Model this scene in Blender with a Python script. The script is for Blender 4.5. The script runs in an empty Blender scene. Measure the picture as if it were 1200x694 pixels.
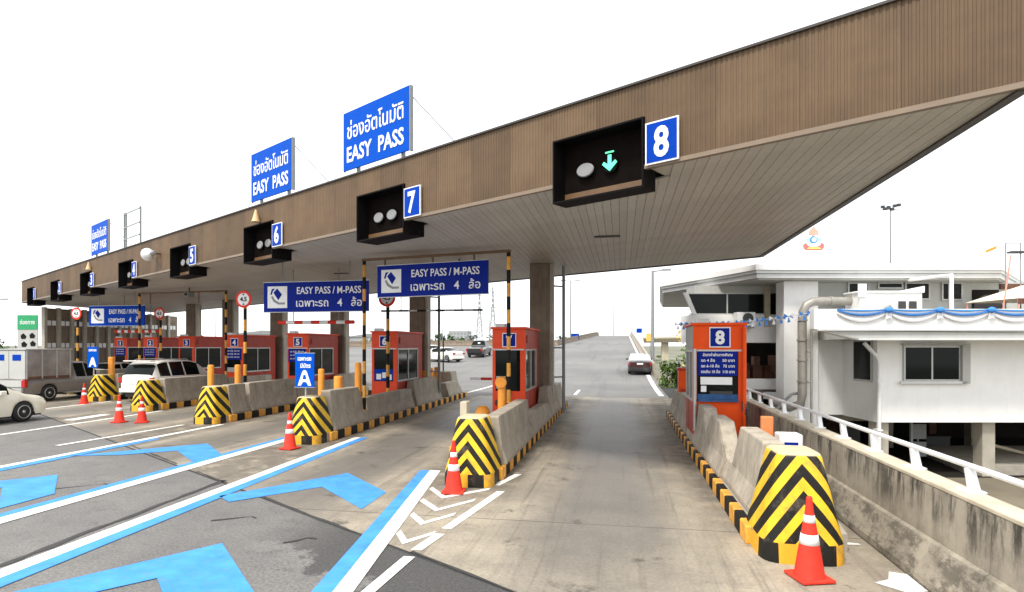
import bpy, bmesh, math, random
from mathutils import Vector, Matrix
R = math.radians
random.seed(7)
sc = bpy.context.scene
C = sc.collection

# ------------------------------------------------------------------ camera
cam = bpy.data.cameras.new('camera'); camo = bpy.data.objects.new('camera', cam); C.objects.link(camo)
camo.location = (0, 0, 2.5)
PHI = math.atan(128 / 700)
camo.rotation_euler = (R(90), 0, PHI)
cam.sensor_width = 36; cam.lens = 21.0
cam.shift_y = 58 / 1200
cam.clip_start = 0.05; cam.clip_end = 8000
sc.camera = camo
sc.render.resolution_x = 1024; sc.render.resolution_y = 592
# ------------------------------------------------------------------ sky, sun, exposure
SUN_EL, SUN_AZ = R(58), R(205)          # azimuth clockwise from +Y: behind the camera, to its left
w = bpy.data.worlds.new('World'); sc.world = w; w.use_nodes = True
nt = w.node_tree
sky = nt.nodes.new('ShaderNodeTexSky'); sky.sky_type = 'NISHITA'; sky.sun_disc = False
sky.sun_elevation = SUN_EL; sky.sun_rotation = SUN_AZ; sky.dust_density = 3.0; sky.air_density = 1.0
mixn = nt.nodes.new('ShaderNodeMix'); mixn.data_type = 'RGBA'
mixn.inputs[0].default_value = 0.86       # thick even overcast over the clear sky
mixn.inputs[7].default_value = (11.6, 11.8, 12.1, 1)
nt.links.new(sky.outputs[0], mixn.inputs[6])
bg = nt.nodes['Background']; bg.inputs[1].default_value = 0.1
nt.links.new(mixn.outputs[2], bg.inputs[0])
sl = bpy.data.lights.new('sun', 'SUN'); sl.energy = 2.4; sl.angle = R(10); sl.color = (1, .95, .88)
so = bpy.data.objects.new('sun', sl); C.objects.link(so)
sd = Vector((math.sin(SUN_AZ) * math.cos(SUN_EL), math.cos(SUN_AZ) * math.cos(SUN_EL), math.sin(SUN_EL)))
so.rotation_euler = sd.to_track_quat('Z', 'Y').to_euler()
vs = sc.view_settings
vs.view_transform = 'Standard'; vs.look = 'None'; vs.gamma = 1; vs.exposure = 0.70
vs.use_curve_mapping = False

# ------------------------------------------------------------------ materials
def M(name, col, rough=.6, var=.12, scale=5, bump=0., metal=0., streak=0., rnd=0., emit=0., spec=.5, streakcol=(.03, .028, .022), coat=0.):
    m = bpy.data.materials.new(name); m.use_nodes = True
    n = m.node_tree.nodes; l = m.node_tree.links
    b = n['Principled BSDF']
    b.inputs['Roughness'].default_value = rough; b.inputs['Metallic'].default_value = metal
    b.inputs['Specular IOR Level'].default_value = spec
    if coat: b.inputs['Coat Weight'].default_value = coat; b.inputs['Coat Roughness'].default_value = .06
    c4 = (*col, 1)
    b.inputs['Base Color'].default_value = c4
    if emit:
        b.inputs['Emission Color'].default_value = c4; b.inputs['Emission Strength'].default_value = emit
    if var or bump or streak:
        tc = n.new('ShaderNodeTexCoord')
        ns = n.new('ShaderNodeTexNoise'); ns.inputs['Scale'].default_value = scale; ns.inputs['Detail'].default_value = 6; ns.inputs['Roughness'].default_value = .62
        l.new(tc.outputs['Object'], ns.inputs['Vector'])
        mp = n.new('ShaderNodeMapRange'); mp.inputs[1].default_value = .3; mp.inputs[2].default_value = .7
        mp.inputs[3].default_value = 1 - var; mp.inputs[4].default_value = 1 + var
        l.new(ns.outputs[0], mp.inputs[0])
        fac = mp.outputs[0]
        if rnd:
            oi = n.new('ShaderNodeObjectInfo'); mr = n.new('ShaderNodeMapRange')
            mr.inputs[3].default_value = 1 - rnd; mr.inputs[4].default_value = 1 + rnd
            l.new(oi.outputs['Random'], mr.inputs[0])
            mu = n.new('ShaderNodeMath'); mu.operation = 'MULTIPLY'
            l.new(fac, mu.inputs[0]); l.new(mr.outputs[0], mu.inputs[1]); fac = mu.outputs[0]
        vm = n.new('ShaderNodeVectorMath'); vm.operation = 'SCALE'; vm.inputs[0].default_value = col
        l.new(fac, vm.inputs['Scale'])
        out = vm.outputs[0]
        if streak:
            mpp = n.new('ShaderNodeMapping'); mpp.inputs['Scale'].default_value = (5, 5, .55)
            l.new(tc.outputs['Object'], mpp.inputs[0])
            s2 = n.new('ShaderNodeTexNoise'); s2.inputs['Scale'].default_value = 1.6; s2.inputs['Detail'].default_value = 7; s2.inputs['Roughness'].default_value = .7
            l.new(mpp.outputs[0], s2.inputs['Vector'])
            r2 = n.new('ShaderNodeMapRange'); r2.inputs[1].default_value = .5; r2.inputs[2].default_value = .74; r2.inputs[4].default_value = streak
            l.new(s2.outputs[0], r2.inputs[0])
            mx = n.new('ShaderNodeMix'); mx.data_type = 'RGBA'
            l.new(r2.outputs[0], mx.inputs[0]); l.new(out, mx.inputs[6]); mx.inputs[7].default_value = (*streakcol, 1)
            out = mx.outputs[2]
        l.new(out, b.inputs['Base Color'])
        if bump:
            nb = n.new('ShaderNodeTexNoise'); nb.inputs['Scale'].default_value = scale * 9; nb.inputs['Detail'].default_value = 5
            l.new(tc.outputs['Object'], nb.inputs['Vector'])
            bp = n.new('ShaderNodeBump'); bp.inputs['Strength'].default_value = bump; bp.inputs['Distance'].default_value = .02
            l.new(nb.outputs[0], bp.inputs['Height']); l.new(bp.outputs[0], b.inputs['Normal'])
    return m

K = dict(
    yellow=M('yellow paint', (.80, .50, .03), .45, .16, 6, streak=.25, streakcol=(.25, .15, .03)),
    kerbyellow=M('kerb yellow paint', (.70, .33, .04), .6, .22, 5, rnd=.16, streak=.55, streakcol=(.10, .06, .03)),
    black=M('black paint', (.011, .010, .009), .6, .3, 5, rnd=.2, spec=.15),
    concrete=M('barrier concrete', (.36, .315, .25), .85, .24, 3, .25, streak=.6, rnd=.12, streakcol=(.10, .085, .06)),
    slab=M('island concrete', (.34, .31, .26), .9, .25, 2, .2),
    
    coping=M('pale coping concrete', (.50, .44, .33), .85, .2, 3, .2),
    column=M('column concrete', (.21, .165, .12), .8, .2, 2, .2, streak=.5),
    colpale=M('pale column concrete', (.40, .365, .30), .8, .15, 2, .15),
    fascia=M('brown fascia metal', (.136, .087, .048), .5, .28, .8, rnd=.17, spec=.25, streak=.55, streakcol=(.085, .058, .040)),
    trim=M('fascia trim', (.21, .155, .105), .45, .1, 3),
    darktrim=M('dark edge trim', (.045, .037, .03), .5, .1, 3),
    soffit=M('soffit plank', (.49, .465, .405), .5, .10, 1.2, rnd=.05, streak=.25, streakcol=(.22, .19, .15)),
    soffback=M('soffit backing', (.10, .085, .065), .9, 0),
    blue=M('sign blue', (.002, .045, .36), .5, .06, 4, spec=.05),
    deepblue=M('deep sign blue', (.002, .016, .235), .45, .06, 4, spec=.1),
    roofblue=M('bright sign blue', (.001, .075, .47), .5, .05, 4, spec=.05),
    white=M('white paint', (.80, .80, .79), .45, .05, 4),
    roadwhite=M('road marking white', (.72, .70, .66), .75, .2, 5, .15, streak=.4, streakcol=(.36, .34, .30), spec=.2),
    roadblue=M('road marking blue', (.06, .265, .68), .75, .2, 2.5, .15, streak=.6, streakcol=(.14, .23, .36), spec=.15),
    red=M('cone red', (.70, .042, .024), .55, .14, 9, rnd=.12, spec=.2),
    orange=M('bollard orange', (.78, .29, .025), .5, .15, 6, streak=.2, streakcol=(.3, .1, .02)),
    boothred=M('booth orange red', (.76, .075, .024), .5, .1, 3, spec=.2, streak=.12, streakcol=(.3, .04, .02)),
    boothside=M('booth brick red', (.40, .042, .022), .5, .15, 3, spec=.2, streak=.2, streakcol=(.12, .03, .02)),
    boothorange=M('booth orange', (.82, .085, .010), .5, .08, 3, spec=.15),
    alu=M('aluminium frame', (.45, .45, .43), .4, .1, 6, metal=.5),
    darkglass=M('dark glass', (.006, .009, .008), .06, 0, spec=.14),
    blueglass=M('blue tinted glass', (.02, .05, .16), .12, .3, 3),
    rubber=M('tyre rubber', (.015, .015, .015), .8, .1, 9),
    rim=M('alloy rim', (.55, .56, .57), .3, .05, 6, metal=.7),
    carwhite=M('white car paint', (.80, .79, .74), .3, .03, 2, coat=.6),
    carcream=M('cream white car paint', (.82, .79, .66), .3, .03, 2, coat=.6),
    carsilver=M('silver grey car paint', (.225, .208, .195), .35, .08, 2, metal=.3, coat=.4),
    carmaroon=M('maroon car paint', (.045, .010, .012), .3, .05, 2, coat=.6),
    carblack=M('black car paint', (.02, .02, .022), .25, .05, 2, coat=.6),
    canvas=M('canopy panel with painted reflections', (.25, .23, .21), .3, .35, 1.5, streak=.3, streakcol=(.30, .17, .11)),  # grey-brown mottling and streaks paint reflections on the canopy sides
    tail=M('tail lamp red', (.45, .01, .012), .25, .05, 6),
    lamp=M('clear lamp and sky reflection', (.8, .8, .8), .15, .05, 6),
    steelgrey=M('painted grey steel', (.23, .24, .24), .5, .1, 5),
    steeldark=M('dark steel', (.035, .035, .036), .5, .15, 5),
    brownsteel=M('brown painted steel', (.14, .075, .03), .5, .15, 5),
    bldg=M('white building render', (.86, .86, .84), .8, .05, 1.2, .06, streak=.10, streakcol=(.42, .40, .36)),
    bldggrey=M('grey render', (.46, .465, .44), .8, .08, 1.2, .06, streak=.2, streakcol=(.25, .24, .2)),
    eave=M('pale roof edge', (.64, .65, .64), .6, .06, 2, streak=.1, streakcol=(.35, .35, .34)),
    pipe=M('galvanised pipe', (.33, .31, .275), .45, .15, 3, metal=.25, streak=.3, streakcol=(.16, .14, .11)),
    rail=M('white railing paint', (.76, .77, .77), .4, .08, 6, streak=.15, streakcol=(.4, .38, .34)),
    swagblue=M('light blue cloth', (.05, .24, .66), .8, .12, 5),
    swagwhite=M('white cloth', (.78, .78, .80), .85, .06, 5),
    lensgrey=M('unlit signal lens', (.26, .26, .255), .7, .05, 6),
    green=M('lit green arrow', (.10, .80, .38), .4, 0, emit=.75),
    boxblack=M('signal box black', (.006, .005, .005), .6, .1, 5, spec=.08),
    boxinner=M('signal box inside', (.007, .005, .004), .7, .3, 3, spec=.03),
    signgreen=M('green board', (.02, .32, .12), .5, .1, 3),
    far=M('far grey with painted haze', (.33, .34, .35), .9, .1, .2),  # pale grey puts distance haze into the colour of far things
    soil=M('under ground', (.09, .08, .065), .95, .3, .6),
    trunk=M('bark', (.10, .07, .045), .9, .2, 5),
    leafa=M('mid green leaves', (.045, .105, .018), .6, .25, 1.5),
    leafb=M('yellow green leaves', (.105, .17, .025), .6, .25, 1.5),
    leafc=M('dark green leaves', (.022, .05, .014), .6, .25, 1.5),
    postorange=M('faded orange plastic', (.66, .20, .06), .6, .2, 5, streak=.3),
    deskblue=M('blue counter', (.03, .09, .22), .5, .3, 4, spec=.2),
    tar=M('old tar', (.035, .034, .032), .8, .3, 6, .2),
    yard=M('dusty yard ground', (.17, .145, .10), .95, .3, .5),
    tan=M('tan plastic', (.60, .40, .20), .5, .1, 5),
    pink=M('pink enamel', (.75, .30, .22), .5, .1, 5),
    enamelred=M('red enamel', (.50, .12, .11), .5, .1, 5),
    paleteal=M('pale teal enamel', (.30, .55, .50), .5, .1, 5),
    gold=M('gold enamel', (.75, .47, .10), .45, .1, 5),
    tent=M('cream tent cloth', (.74, .66, .52), .85, .05, 3),
    interior=M('painted interior shade', (.022, .019, .016), .95, .3, 1.5, spec=.1),  # near-black colour stands in for deep shade inside and under the building
    crate=M('brown stored goods', (.12, .05, .03), .8, .4, 2),
)

def mathn(nt, op, a=None, b=None):
    n = nt.nodes.new('ShaderNodeMath'); n.operation = op
    for i, v in enumerate((a, b)):
        if v is None: continue
        if isinstance(v, (int, float)): n.inputs[i].default_value = v
        else: nt.links.new(v, n.inputs[i])
    return n.outputs[0]

def mixc(nt, f, a, b):
    n = nt.nodes.new('ShaderNodeMix'); n.data_type = 'RGBA'
    for s, v in ((0, f), (6, a), (7, b)):
        if isinstance(v, (int, float)): n.inputs[s].default_value = v
        elif isinstance(v, tuple): n.inputs[s].default_value = (*v, 1)
        else: nt.links.new(v, n.inputs[s])
    return n.outputs[2]

def noise(nt, vec, scale, detail=6, rough=.6, sc3=None):
    if sc3:
        mp = nt.nodes.new('ShaderNodeMapping'); mp.inputs['Scale'].default_value = sc3; nt.links.new(vec, mp.inputs[0]); vec = mp.outputs[0]
    n = nt.nodes.new('ShaderNodeTexNoise'); n.inputs['Scale'].default_value = scale; n.inputs['Detail'].default_value = detail; n.inputs['Roughness'].default_value = rough
    nt.links.new(vec, n.inputs['Vector']); return n.outputs[0]

def ramp(nt, v, a, b, c=0., d=1., smooth=True):
    n = nt.nodes.new('ShaderNodeMapRange')
    if smooth: n.interpolation_type = 'SMOOTHSTEP'
    nt.links.new(v, n.inputs[0])
    for i, x in enumerate((a, b, c, d)): n.inputs[1 + i].default_value = x
    return n.outputs[0]

def newmat(name, rough=.85):
    m = bpy.data.materials.new(name); m.use_nodes = True
    t = m.node_tree; b = t.nodes['Principled BSDF']; b.inputs['Roughness'].default_value = rough
    tc = t.nodes.new('ShaderNodeTexCoord'); sx = t.nodes.new('ShaderNodeSeparateXYZ'); t.links.new(tc.outputs['Object'], sx.inputs[0])
    return m, t, b, tc.outputs['Object'], sx.outputs

def bumpit(t, b, h, s=.3, d=.02):
    bp = t.nodes.new('ShaderNodeBump'); bp.inputs['Strength'].default_value = s; bp.inputs['Distance'].default_value = d
    t.links.new(h, bp.inputs['Height']); t.links.new(bp.outputs[0], b.inputs['Normal'])

def chevron_mat():
    m, t, b, v, (X, Y, Z) = newmat('yellow and black chevrons', .55); b.inputs['Specular IOR Level'].default_value = .2
    ax = mathn(t, 'ABSOLUTE', X)
    # wrap round the rounded nose: distance from the front centre line
    d = mathn(t, 'ADD', ax, mathn(t, 'MULTIPLY', mathn(t, 'ADD', Y, .45), .55))
    cst = mathn(t, 'ADD', Z, mathn(t, 'MULTIPLY', d, 1.35))
    st = mathn(t, 'FRACT', mathn(t, 'DIVIDE', mathn(t, 'ADD', cst, .14), .34))
    st = mathn(t, 'GREATER_THAN', st, .5)
    blk = mathn(t, 'GREATER_THAN', mathn(t, 'FRACT', mathn(t, 'DIVIDE', mathn(t, 'ADD', X, mathn(t, 'ADD', mathn(t, 'MULTIPLY', Y, .8), 3.15)), .62)), .5)
    low = mathn(t, 'LESS_THAN', Z, .235)
    s = mathn(t, 'ADD', mathn(t, 'MULTIPLY', st, mathn(t, 'SUBTRACT', 1., low)), mathn(t, 'MULTIPLY', blk, low))
    n1 = noise(t, v, 5, 7, .65)
    yel = mixc(t, ramp(t, n1, .35, .75), (.82, .53, .03), (.66, .38, .03))
    yel = mixc(t, mathn(t, 'MULTIPLY', low, .7), yel, (.72, .34, .03))
    bl = mixc(t, n1, (.007, .007, .006), (.022, .020, .017))
    dirt = ramp(t, noise(t, v, 3, 9, .75), .52, .72, 0, .6)
    col = mixc(t, dirt, mixc(t, s, yel, bl), (.16, .13, .09))
    top = ramp(t, Z, 1.2, 1.225)
    col = mixc(t, top, col, (.55, .47, .30))
    t.links.new(col, b.inputs['Base Color'])
    bumpit(t, b, noise(t, v, 40), .15)
    return m
K['chevron'] = chevron_mat()

EDGE0, EDGEN = (-1.1, 6.0), (.53, .848)     # start edge of the concrete apron and its normal
def asphalt_mat():
    m, t, b, v, (X, Y, Z) = newmat('worn asphalt', .85)
    big = noise(t, v, .35, 6, .65); fine = noise(t, v, 30, 4, .8); mid = noise(t, v, 3, 6, .7)
    d = mathn(t, 'ADD', mathn(t, 'MULTIPLY', mathn(t, 'SUBTRACT', X, EDGE0[0]), EDGEN[0]), mathn(t, 'MULTIPLY', mathn(t, 'SUBTRACT', Y, EDGE0[1]), EDGEN[1]))
    dn = mathn(t, 'ADD', d, mathn(t, 'MULTIPLY', mathn(t, 'SUBTRACT', noise(t, v, 1.3, 7, .7), .5), 3.4))
    band = mathn(t, 'MULTIPLY', ramp(t, dn, -1.05, -.8), ramp(t, X, -5.2, -3.4))
    col = mixc(t, ramp(t, big, .35, .65), (.145, .141, .134), (.190, .183, .171))
    col = mixc(t, ramp(t, mid, .45, .75), col, (.12, .117, .112))
    col = mixc(t, mathn(t, 'MULTIPLY', band, .92), col, (.062, .060, .057))
    jt = ramp(t, d, -.07, -.03)
    col = mixc(t, jt, col, (.03, .03, .03))
    sp = ramp(t, fine, .38, .68, .6, 1.35, False)
    vm = t.nodes.new('ShaderNodeVectorMath'); vm.operation = 'SCALE'; t.links.new(col, vm.inputs[0]); t.links.new(sp, vm.inputs['Scale'])
    crk = ramp(t, noise(t, v, .9, 9, .75, (1, .35, 1)), .665, .70)
    col = mixc(t, mathn(t, 'MULTIPLY', crk, .5), vm.outputs[0], (.035, .035, .035))
    t.links.new(col, b.inputs['Base Color'])
    bumpit(t, b, fine, .5, .015)
    return m
def apron_mat():
    m, t, b, v, (X, Y, Z) = newmat('stained concrete pavement', .8)
    big = noise(t, v, .5, 7, .65); fine = noise(t, v, 24, 5, .75)
    col = mixc(t, ramp(t, big, .35, .68), (.385, .333, .252), (.245, .213, .165))
    blot = ramp(t, noise(t, v, 1.7, 9, .75), .46, .64)
    col = mixc(t, mathn(t, 'MULTIPLY', blot, .38), col, (.17, .148, .118))
    pale = ramp(t, noise(t, v, .8, 8, .7, (1, .6, 1)), .58, .70)
    col = mixc(t, mathn(t, 'MULTIPLY', pale, .4), col, (.46, .40, .31))
    # tyre and oil darkening down the middle of every lane
    u = mathn(t, 'FRACT', mathn(t, 'DIVIDE', mathn(t, 'ADD', X, 40 * 5.08 + .30 + 2.54), 5.08))
    dist = mathn(t, 'MULTIPLY', mathn(t, 'ABSOLUTE', mathn(t, 'SUBTRACT', u, .5)), 5.08)
    wob = mathn(t, 'MULTIPLY', mathn(t, 'SUBTRACT', noise(t, v, 1, 6, .65, (1, .22, 1)), .5), 1.9)
    lane = ramp(t, mathn(t, 'ADD', dist, wob), 1.75, .25)
    lane = mathn(t, 'MULTIPLY', lane, ramp(t, Y, 2.5, 9))
    col = mixc(t, mathn(t, 'MULTIPLY', lane, .74), col, (.115, .110, .102))
    tr = ramp(t, noise(t, v, 1, 8, .7, (4.5, .12, 1)), .50, .72)
    col = mixc(t, mathn(t, 'MULTIPLY', tr, .7), col, (.105, .09, .072))
    edge = mathn(t, 'MULTIPLY', mathn(t, 'MULTIPLY', ramp(t, dist, 1.25, 1.75), ramp(t, noise(t, v, 2.2, 8, .7), .3, .55)), ramp(t, Y, 7.5, 11))
    col = mixc(t, mathn(t, 'MULTIPLY', edge, .72), col, (.085, .075, .06))
    oil = ramp(t, noise(t, v, 1.1, 8, .72), .58, .68)
    col = mixc(t, mathn(t, 'MULTIPLY', oil, .75), col, (.055, .05, .042))
    # transverse slab joints
    j = mathn(t, 'ABSOLUTE', mathn(t, 'SUBTRACT', mathn(t, 'FRACT', mathn(t, 'DIVIDE', mathn(t, 'ADD', Y, mathn(t, 'MULTIPLY', X, .0)), 5.6)), .5))
    jj = mathn(t, 'LESS_THAN', j, .0022)
    col = mixc(t, mathn(t, 'MULTIPLY', jj, .75), col, (.05, .045, .04))
    sp = ramp(t, fine, .35, .7, .8, 1.16, False)
    vm = t.nodes.new('ShaderNodeVectorMath'); vm.operation = 'SCALE'; t.links.new(col, vm.inputs[0]); t.links.new(sp, vm.inputs['Scale'])
    t.links.new(vm.outputs[0], b.inputs['Base Color'])
    t.links.new(ramp(t, lane, 0, 1, .82, .55), b.inputs['Roughness'])
    bumpit(t, b, fine, .25, .01)
    return m
def ramp_mat():
    m, t, b, v, (X, Y, Z) = newmat('pale road asphalt', .85)
    col = mixc(t, ramp(t, noise(t, v, .12, 7, .65), .35, .65), (.140, .138, .132), (.185, .180, .170))
    tr = ramp(t, noise(t, v, 1, 7, .65, (.9, .018, 1)), .52, .68)
    col = mixc(t, mathn(t, 'MULTIPLY', tr, .5), col, (.095, .093, .088))
    sp = ramp(t, noise(t, v, 14, 4, .8), .35, .7, .85, 1.12, False)
    vm = t.nodes.new('ShaderNodeVectorMath'); vm.operation = 'SCALE'; t.links.new(col, vm.inputs[0]); t.links.new(sp, vm.inputs['Scale'])
    t.links.new(vm.outputs[0], b.inputs['Base Color'])
    return m
def wall_mat():
    m, t, b, v, (X, Y, Z) = newmat('weathered wall concrete', .88)
    n1 = noise(t, v, 2.2, 7, .65)
    col = mixc(t, ramp(t, n1, .35, .68), (.37, .33, .26), (.25, .222, .175))
    drip = ramp(t, noise(t, v, 1.5, 8, .72, (3, 2.6, .55)), .46, .60)
    topd = mathn(t, 'MULTIPLY', ramp(t, mathn(t, 'ADD', Z, mathn(t, 'MULTIPLY', noise(t, v, 1.2, 6, .7), .9)), .95, 1.4, .15, 1.0), ramp(t, noise(t, v, .55, 5, .6), .36, .5, .25, 1.0))
    col = mixc(t, mathn(t, 'MULTIPLY', mathn(t, 'MULTIPLY', drip, topd), .92), col, (.032, .028, .021))
    grime = mathn(t, 'MULTIPLY', ramp(t, noise(t, v, 2.6, 9, .75, (1, 1, 2)), .43, .60), ramp(t, Z, .50, .40))
    col = mixc(t, mathn(t, 'MULTIPLY', grime, .68), col, (.036, .032, .024))
    line = mathn(t, 'MULTIPLY', ramp(t, Z, .05, .0), .8)
    col = mixc(t, line, col, (.03, .026, .02))
    t.links.new(col, b.inputs['Base Color']); bumpit(t, b, noise(t, v, 22, 6, .7), .35, .02)
    return m
K['wallconc'] = wall_mat()
K['asphalt'] = asphalt_mat(); K['apron'] = apron_mat(); K['ramp'] = ramp_mat()
def terrain_mat():
    m, t, b, v, (X, Y, Z) = newmat('dry ground', .95)
    col = mixc(t, ramp(t, noise(t, v, .03, 8, .7), .35, .65), (.085, .10, .05), (.20, .185, .15))
    t.links.new(col, b.inputs['Base Color']); return m
K['terrain'] = terrain_mat()

# ------------------------------------------------------------------ mesh helpers
class MB:
    def __init__(s): s.v = []; s.f = []; s.m = []; s.sm = set()
    def add(s, vs, fs, mi=0, smooth=False):
        o = len(s.v); s.v += [tuple(x) for x in vs]
        for f in fs:
            if smooth: s.sm.add(len(s.f))
            s.f.append(tuple(i + o for i in f)); s.m.append(mi)
        return s
    def box(s, x0, y0, z0, x1, y1, z1, mi=0):
        v = [(x, y, z) for z in (z0, z1) for y in (y0, y1) for x in (x0, x1)]
        return s.add(v, [(0, 2, 3, 1), (4, 5, 7, 6), (0, 1, 5, 4), (2, 6, 7, 3), (0, 4, 6, 2), (1, 3, 7, 5)], mi)
    def prism(s, poly, z0, z1, mi=0):          # poly counter-clockwise in xy
        n = len(poly)
        v = [(x, y, z0) for x, y in poly] + [(x, y, z1) for x, y in poly]
        f = [tuple(range(n - 1, -1, -1)), tuple(range(n, 2 * n))] + [(i, (i + 1) % n, n + (i + 1) % n, n + i) for i in range(n)]
        return s.add(v, f, mi)
    def prismy(s, poly, y0, y1, mi=0):         # outline in xz, seen from -y counter-clockwise
        n = len(poly)
        v = [(x, y0, z) for x, z in poly] + [(x, y1, z) for x, z in poly]
        f = [tuple(range(n)), tuple(range(2 * n - 1, n - 1, -1))] + [(i, n + i, n + (i + 1) % n, (i + 1) % n) for i in range(n)]
        return s.add(v, f, mi)
    def prismx(s, poly, x0, x1, mi=0):         # outline in yz
        n = len(poly)
        v = [(x0, y, z) for y, z in poly] + [(x1, y, z) for y, z in poly]
        f = [tuple(range(n - 1, -1, -1)), tuple(range(n, 2 * n))] + [(i, (i + 1) % n, n + (i + 1) % n, n + i) for i in range(n)]
        return s.add(v, f, mi)
    def poly(s, pts, mi=0): return s.add(pts, [tuple(range(len(pts)))], mi)
    def tube(s, path, r, n=8, mi=0, cap=True):
        path = [Vector(p) for p in path]; rs = r if isinstance(r, (list, tuple)) else [r] * len(path)
        vs = []; fs = []; prev = None
        for i, p in enumerate(path):
            t = (path[min(i + 1, len(path) - 1)] - path[max(i - 1, 0)]).normalized()
            if prev is None:
                a = Vector((0, 0, 1)) if abs(t.z) < .9 else Vector((1, 0, 0)); u = t.cross(a).normalized()
            else: u = (prev - t * prev.dot(t)).normalized()
            prev = u; q = t.cross(u)
            for k in range(n):
                a = 2 * math.pi * k / n; vs.append(p + (u * math.cos(a) + q * math.sin(a)) * rs[i])
        for i in range(len(path) - 1):
            for k in range(n):
                fs.append((i * n + k, i * n + (k + 1) % n, (i + 1) * n + (k + 1) % n, (i + 1) * n + k))
        s.add(vs, fs, mi, True)
        if cap:
            s.add(vs[:n], [tuple(range(n - 1, -1, -1))], mi); s.add(vs[-n:], [tuple(range(n))], mi)
        return s
    def lathe(s, prof, n=16, c=(0, 0, 0), mi=0, axis='z'):
        vs = []; fs = []
        for r, z in prof:
            for k in range(n):
                a = 2 * math.pi * k / n
                p = (r * math.cos(a), r * math.sin(a), z)
                if axis == 'y': p = (p[0], p[2], p[1])
                if axis == 'x': p = (p[2], p[0], p[1])
                vs.append((p[0] + c[0], p[1] + c[1], p[2] + c[2]))
        for i in range(len(prof) - 1):
            for k in range(n): fs.append((i * n + k, i * n + (k + 1) % n, (i + 1) * n + (k + 1) % n, (i + 1) * n + k))
        s.add(vs, fs, mi, True)
        s.add(vs[:n], [tuple(range(n - 1, -1, -1))], mi); s.add(vs[-n:], [tuple(range(n))], mi)
        return s
    def mesh(s, name, mats, fix=True, bevel=0):
        me = bpy.data.meshes.new(name); me.from_pydata(s.v, [], s.f)
        for m in (mats if isinstance(mats, (list, tuple)) else [mats]): me.materials.append(m)
        me.polygons.foreach_set('material_index', s.m)
        me.polygons.foreach_set('use_smooth', [i in s.sm for i in range(len(s.f))])
        if fix or bevel:
            b = bmesh.new(); b.from_mesh(me)
            if bevel:
                bmesh.ops.remove_doubles(b, verts=b.verts, dist=1e-5)
                es = [e for e in b.edges if len(e.link_faces) == 2 and e.calc_face_angle(0) > .5]
                bmesh.ops.bevel(b, geom=es, offset=bevel, segments=2, affect='EDGES', profile=.5)
            bmesh.ops.recalc_face_normals(b, faces=b.faces); b.to_mesh(me); b.free()
        me.update(); return me
    def build(s, name, mats, parent=None, loc=(0, 0, 0), rz=0, label=None, fix=True, bevel=0):
        o = bpy.data.objects.new(name, s.mesh(name, mats, fix, bevel)); C.objects.link(o)
        o.location = loc; o.rotation_euler = (0, 0, rz)
        if parent: o.parent = parent
        if label: o['label'] = label
        return o

def tag(o, label, cat, group=None, kind=None):
    o['label'] = label; o['category'] = cat
    if group: o['group'] = group
    if kind: o['kind'] = kind
    return o
def thing(name, label, cat, loc=(0, 0, 0), rz=0, group=None):
    o = bpy.data.objects.new(name, None); C.objects.link(o); o.empty_display_size = .2
    o.location = loc; o.rotation_euler = (0, 0, rz); return tag(o, label, cat, group)
def struct(o): o['kind'] = 'structure'; return o
def copy_tree(o, parent=None):
    c = o.copy(); C.objects.link(c); c.parent = parent
    for ch in [x for x in o.children]: copy_tree(ch, c)
    return c

def text(name, s, h, mat, parent, loc, width=None, bold=.012, align='CENTER', rz=0, label=None):
    """flat lettering facing -y of the parent; h is the height of a capital, width squeezes it to fit"""
    cu = bpy.data.curves.new(name, 'FONT'); cu.body = s; cu.size = 1; cu.extrude = .004; cu.offset = bold
    cu.resolution_u = 3
    o = bpy.data.objects.new(name, cu); C.objects.link(o)
    dg = bpy.context.evaluated_depsgraph_get(); me = bpy.data.meshes.new_from_object(o.evaluated_get(dg))
    bpy.data.objects.remove(o); bpy.data.curves.remove(cu)
    if not len(me.vertices): return None
    xs = [v.co.x for v in me.vertices]; x0, x1 = min(xs), max(xs)
    k = h / .70; kx = k if width is None else width / (x1 - x0)
    ox = {'CENTER': (x0 + x1) / 2, 'LEFT': x0, 'RIGHT': x1}[align]
    for v in me.vertices: v.co = ((v.co.x - ox) * kx, -v.co.z - .004, v.co.y * k)
    me.materials.clear(); me.materials.append(mat)
    for p in me.polygons: p.material_index = 0
    o = bpy.data.objects.new(name, me); C.objects.link(o); o.parent = parent; o.location = loc; o.rotation_euler = (0, 0, rz)
    if label: o['label'] = label
    return o

# ------------------------------------------------------------------ layout in metres: X right, Y along the lanes, Z up
NX = {8: 2.05, 7: -2.68, 6: -7.95, 5: -13.03, 4: -18.0, 3: -23.2, 2: -28.2, 1: -33.3}
NY = {8: 7.45, 7: 10.35, 6: 14.0, 5: 17.0, 4: 19.85, 3: 23.0, 2: 26.1, 1: 29.2}
CA = math.atan2(-.508, .861)               # direction of the canopy front, skewed to the lanes
CO = (4.27, 7.28)                          # its right front corner
def cw(x, y, z=0):                         # canopy frame -> world
    return (CO[0] + x * math.cos(CA) - y * math.sin(CA), CO[1] + x * math.sin(CA) + y * math.cos(CA), z)
CLEN, ZB, ZT = 49.2, 5.27, 6.63
YD = 12.35                                 # depth of the canopy along the lanes
def road_z(y):
    if y < 32: return 0.
    if y < 44: return .048 * (y - 32) ** 2 / 24
    if y < 132: return .048 * (y - 38)
    t = min(y, 190) - 132
    return .048 * 94 + .048 * t - .048 * t * t / 24 if t < 12 else .048 * 94 + .048 * 6 - .01 * (t - 12)

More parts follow.
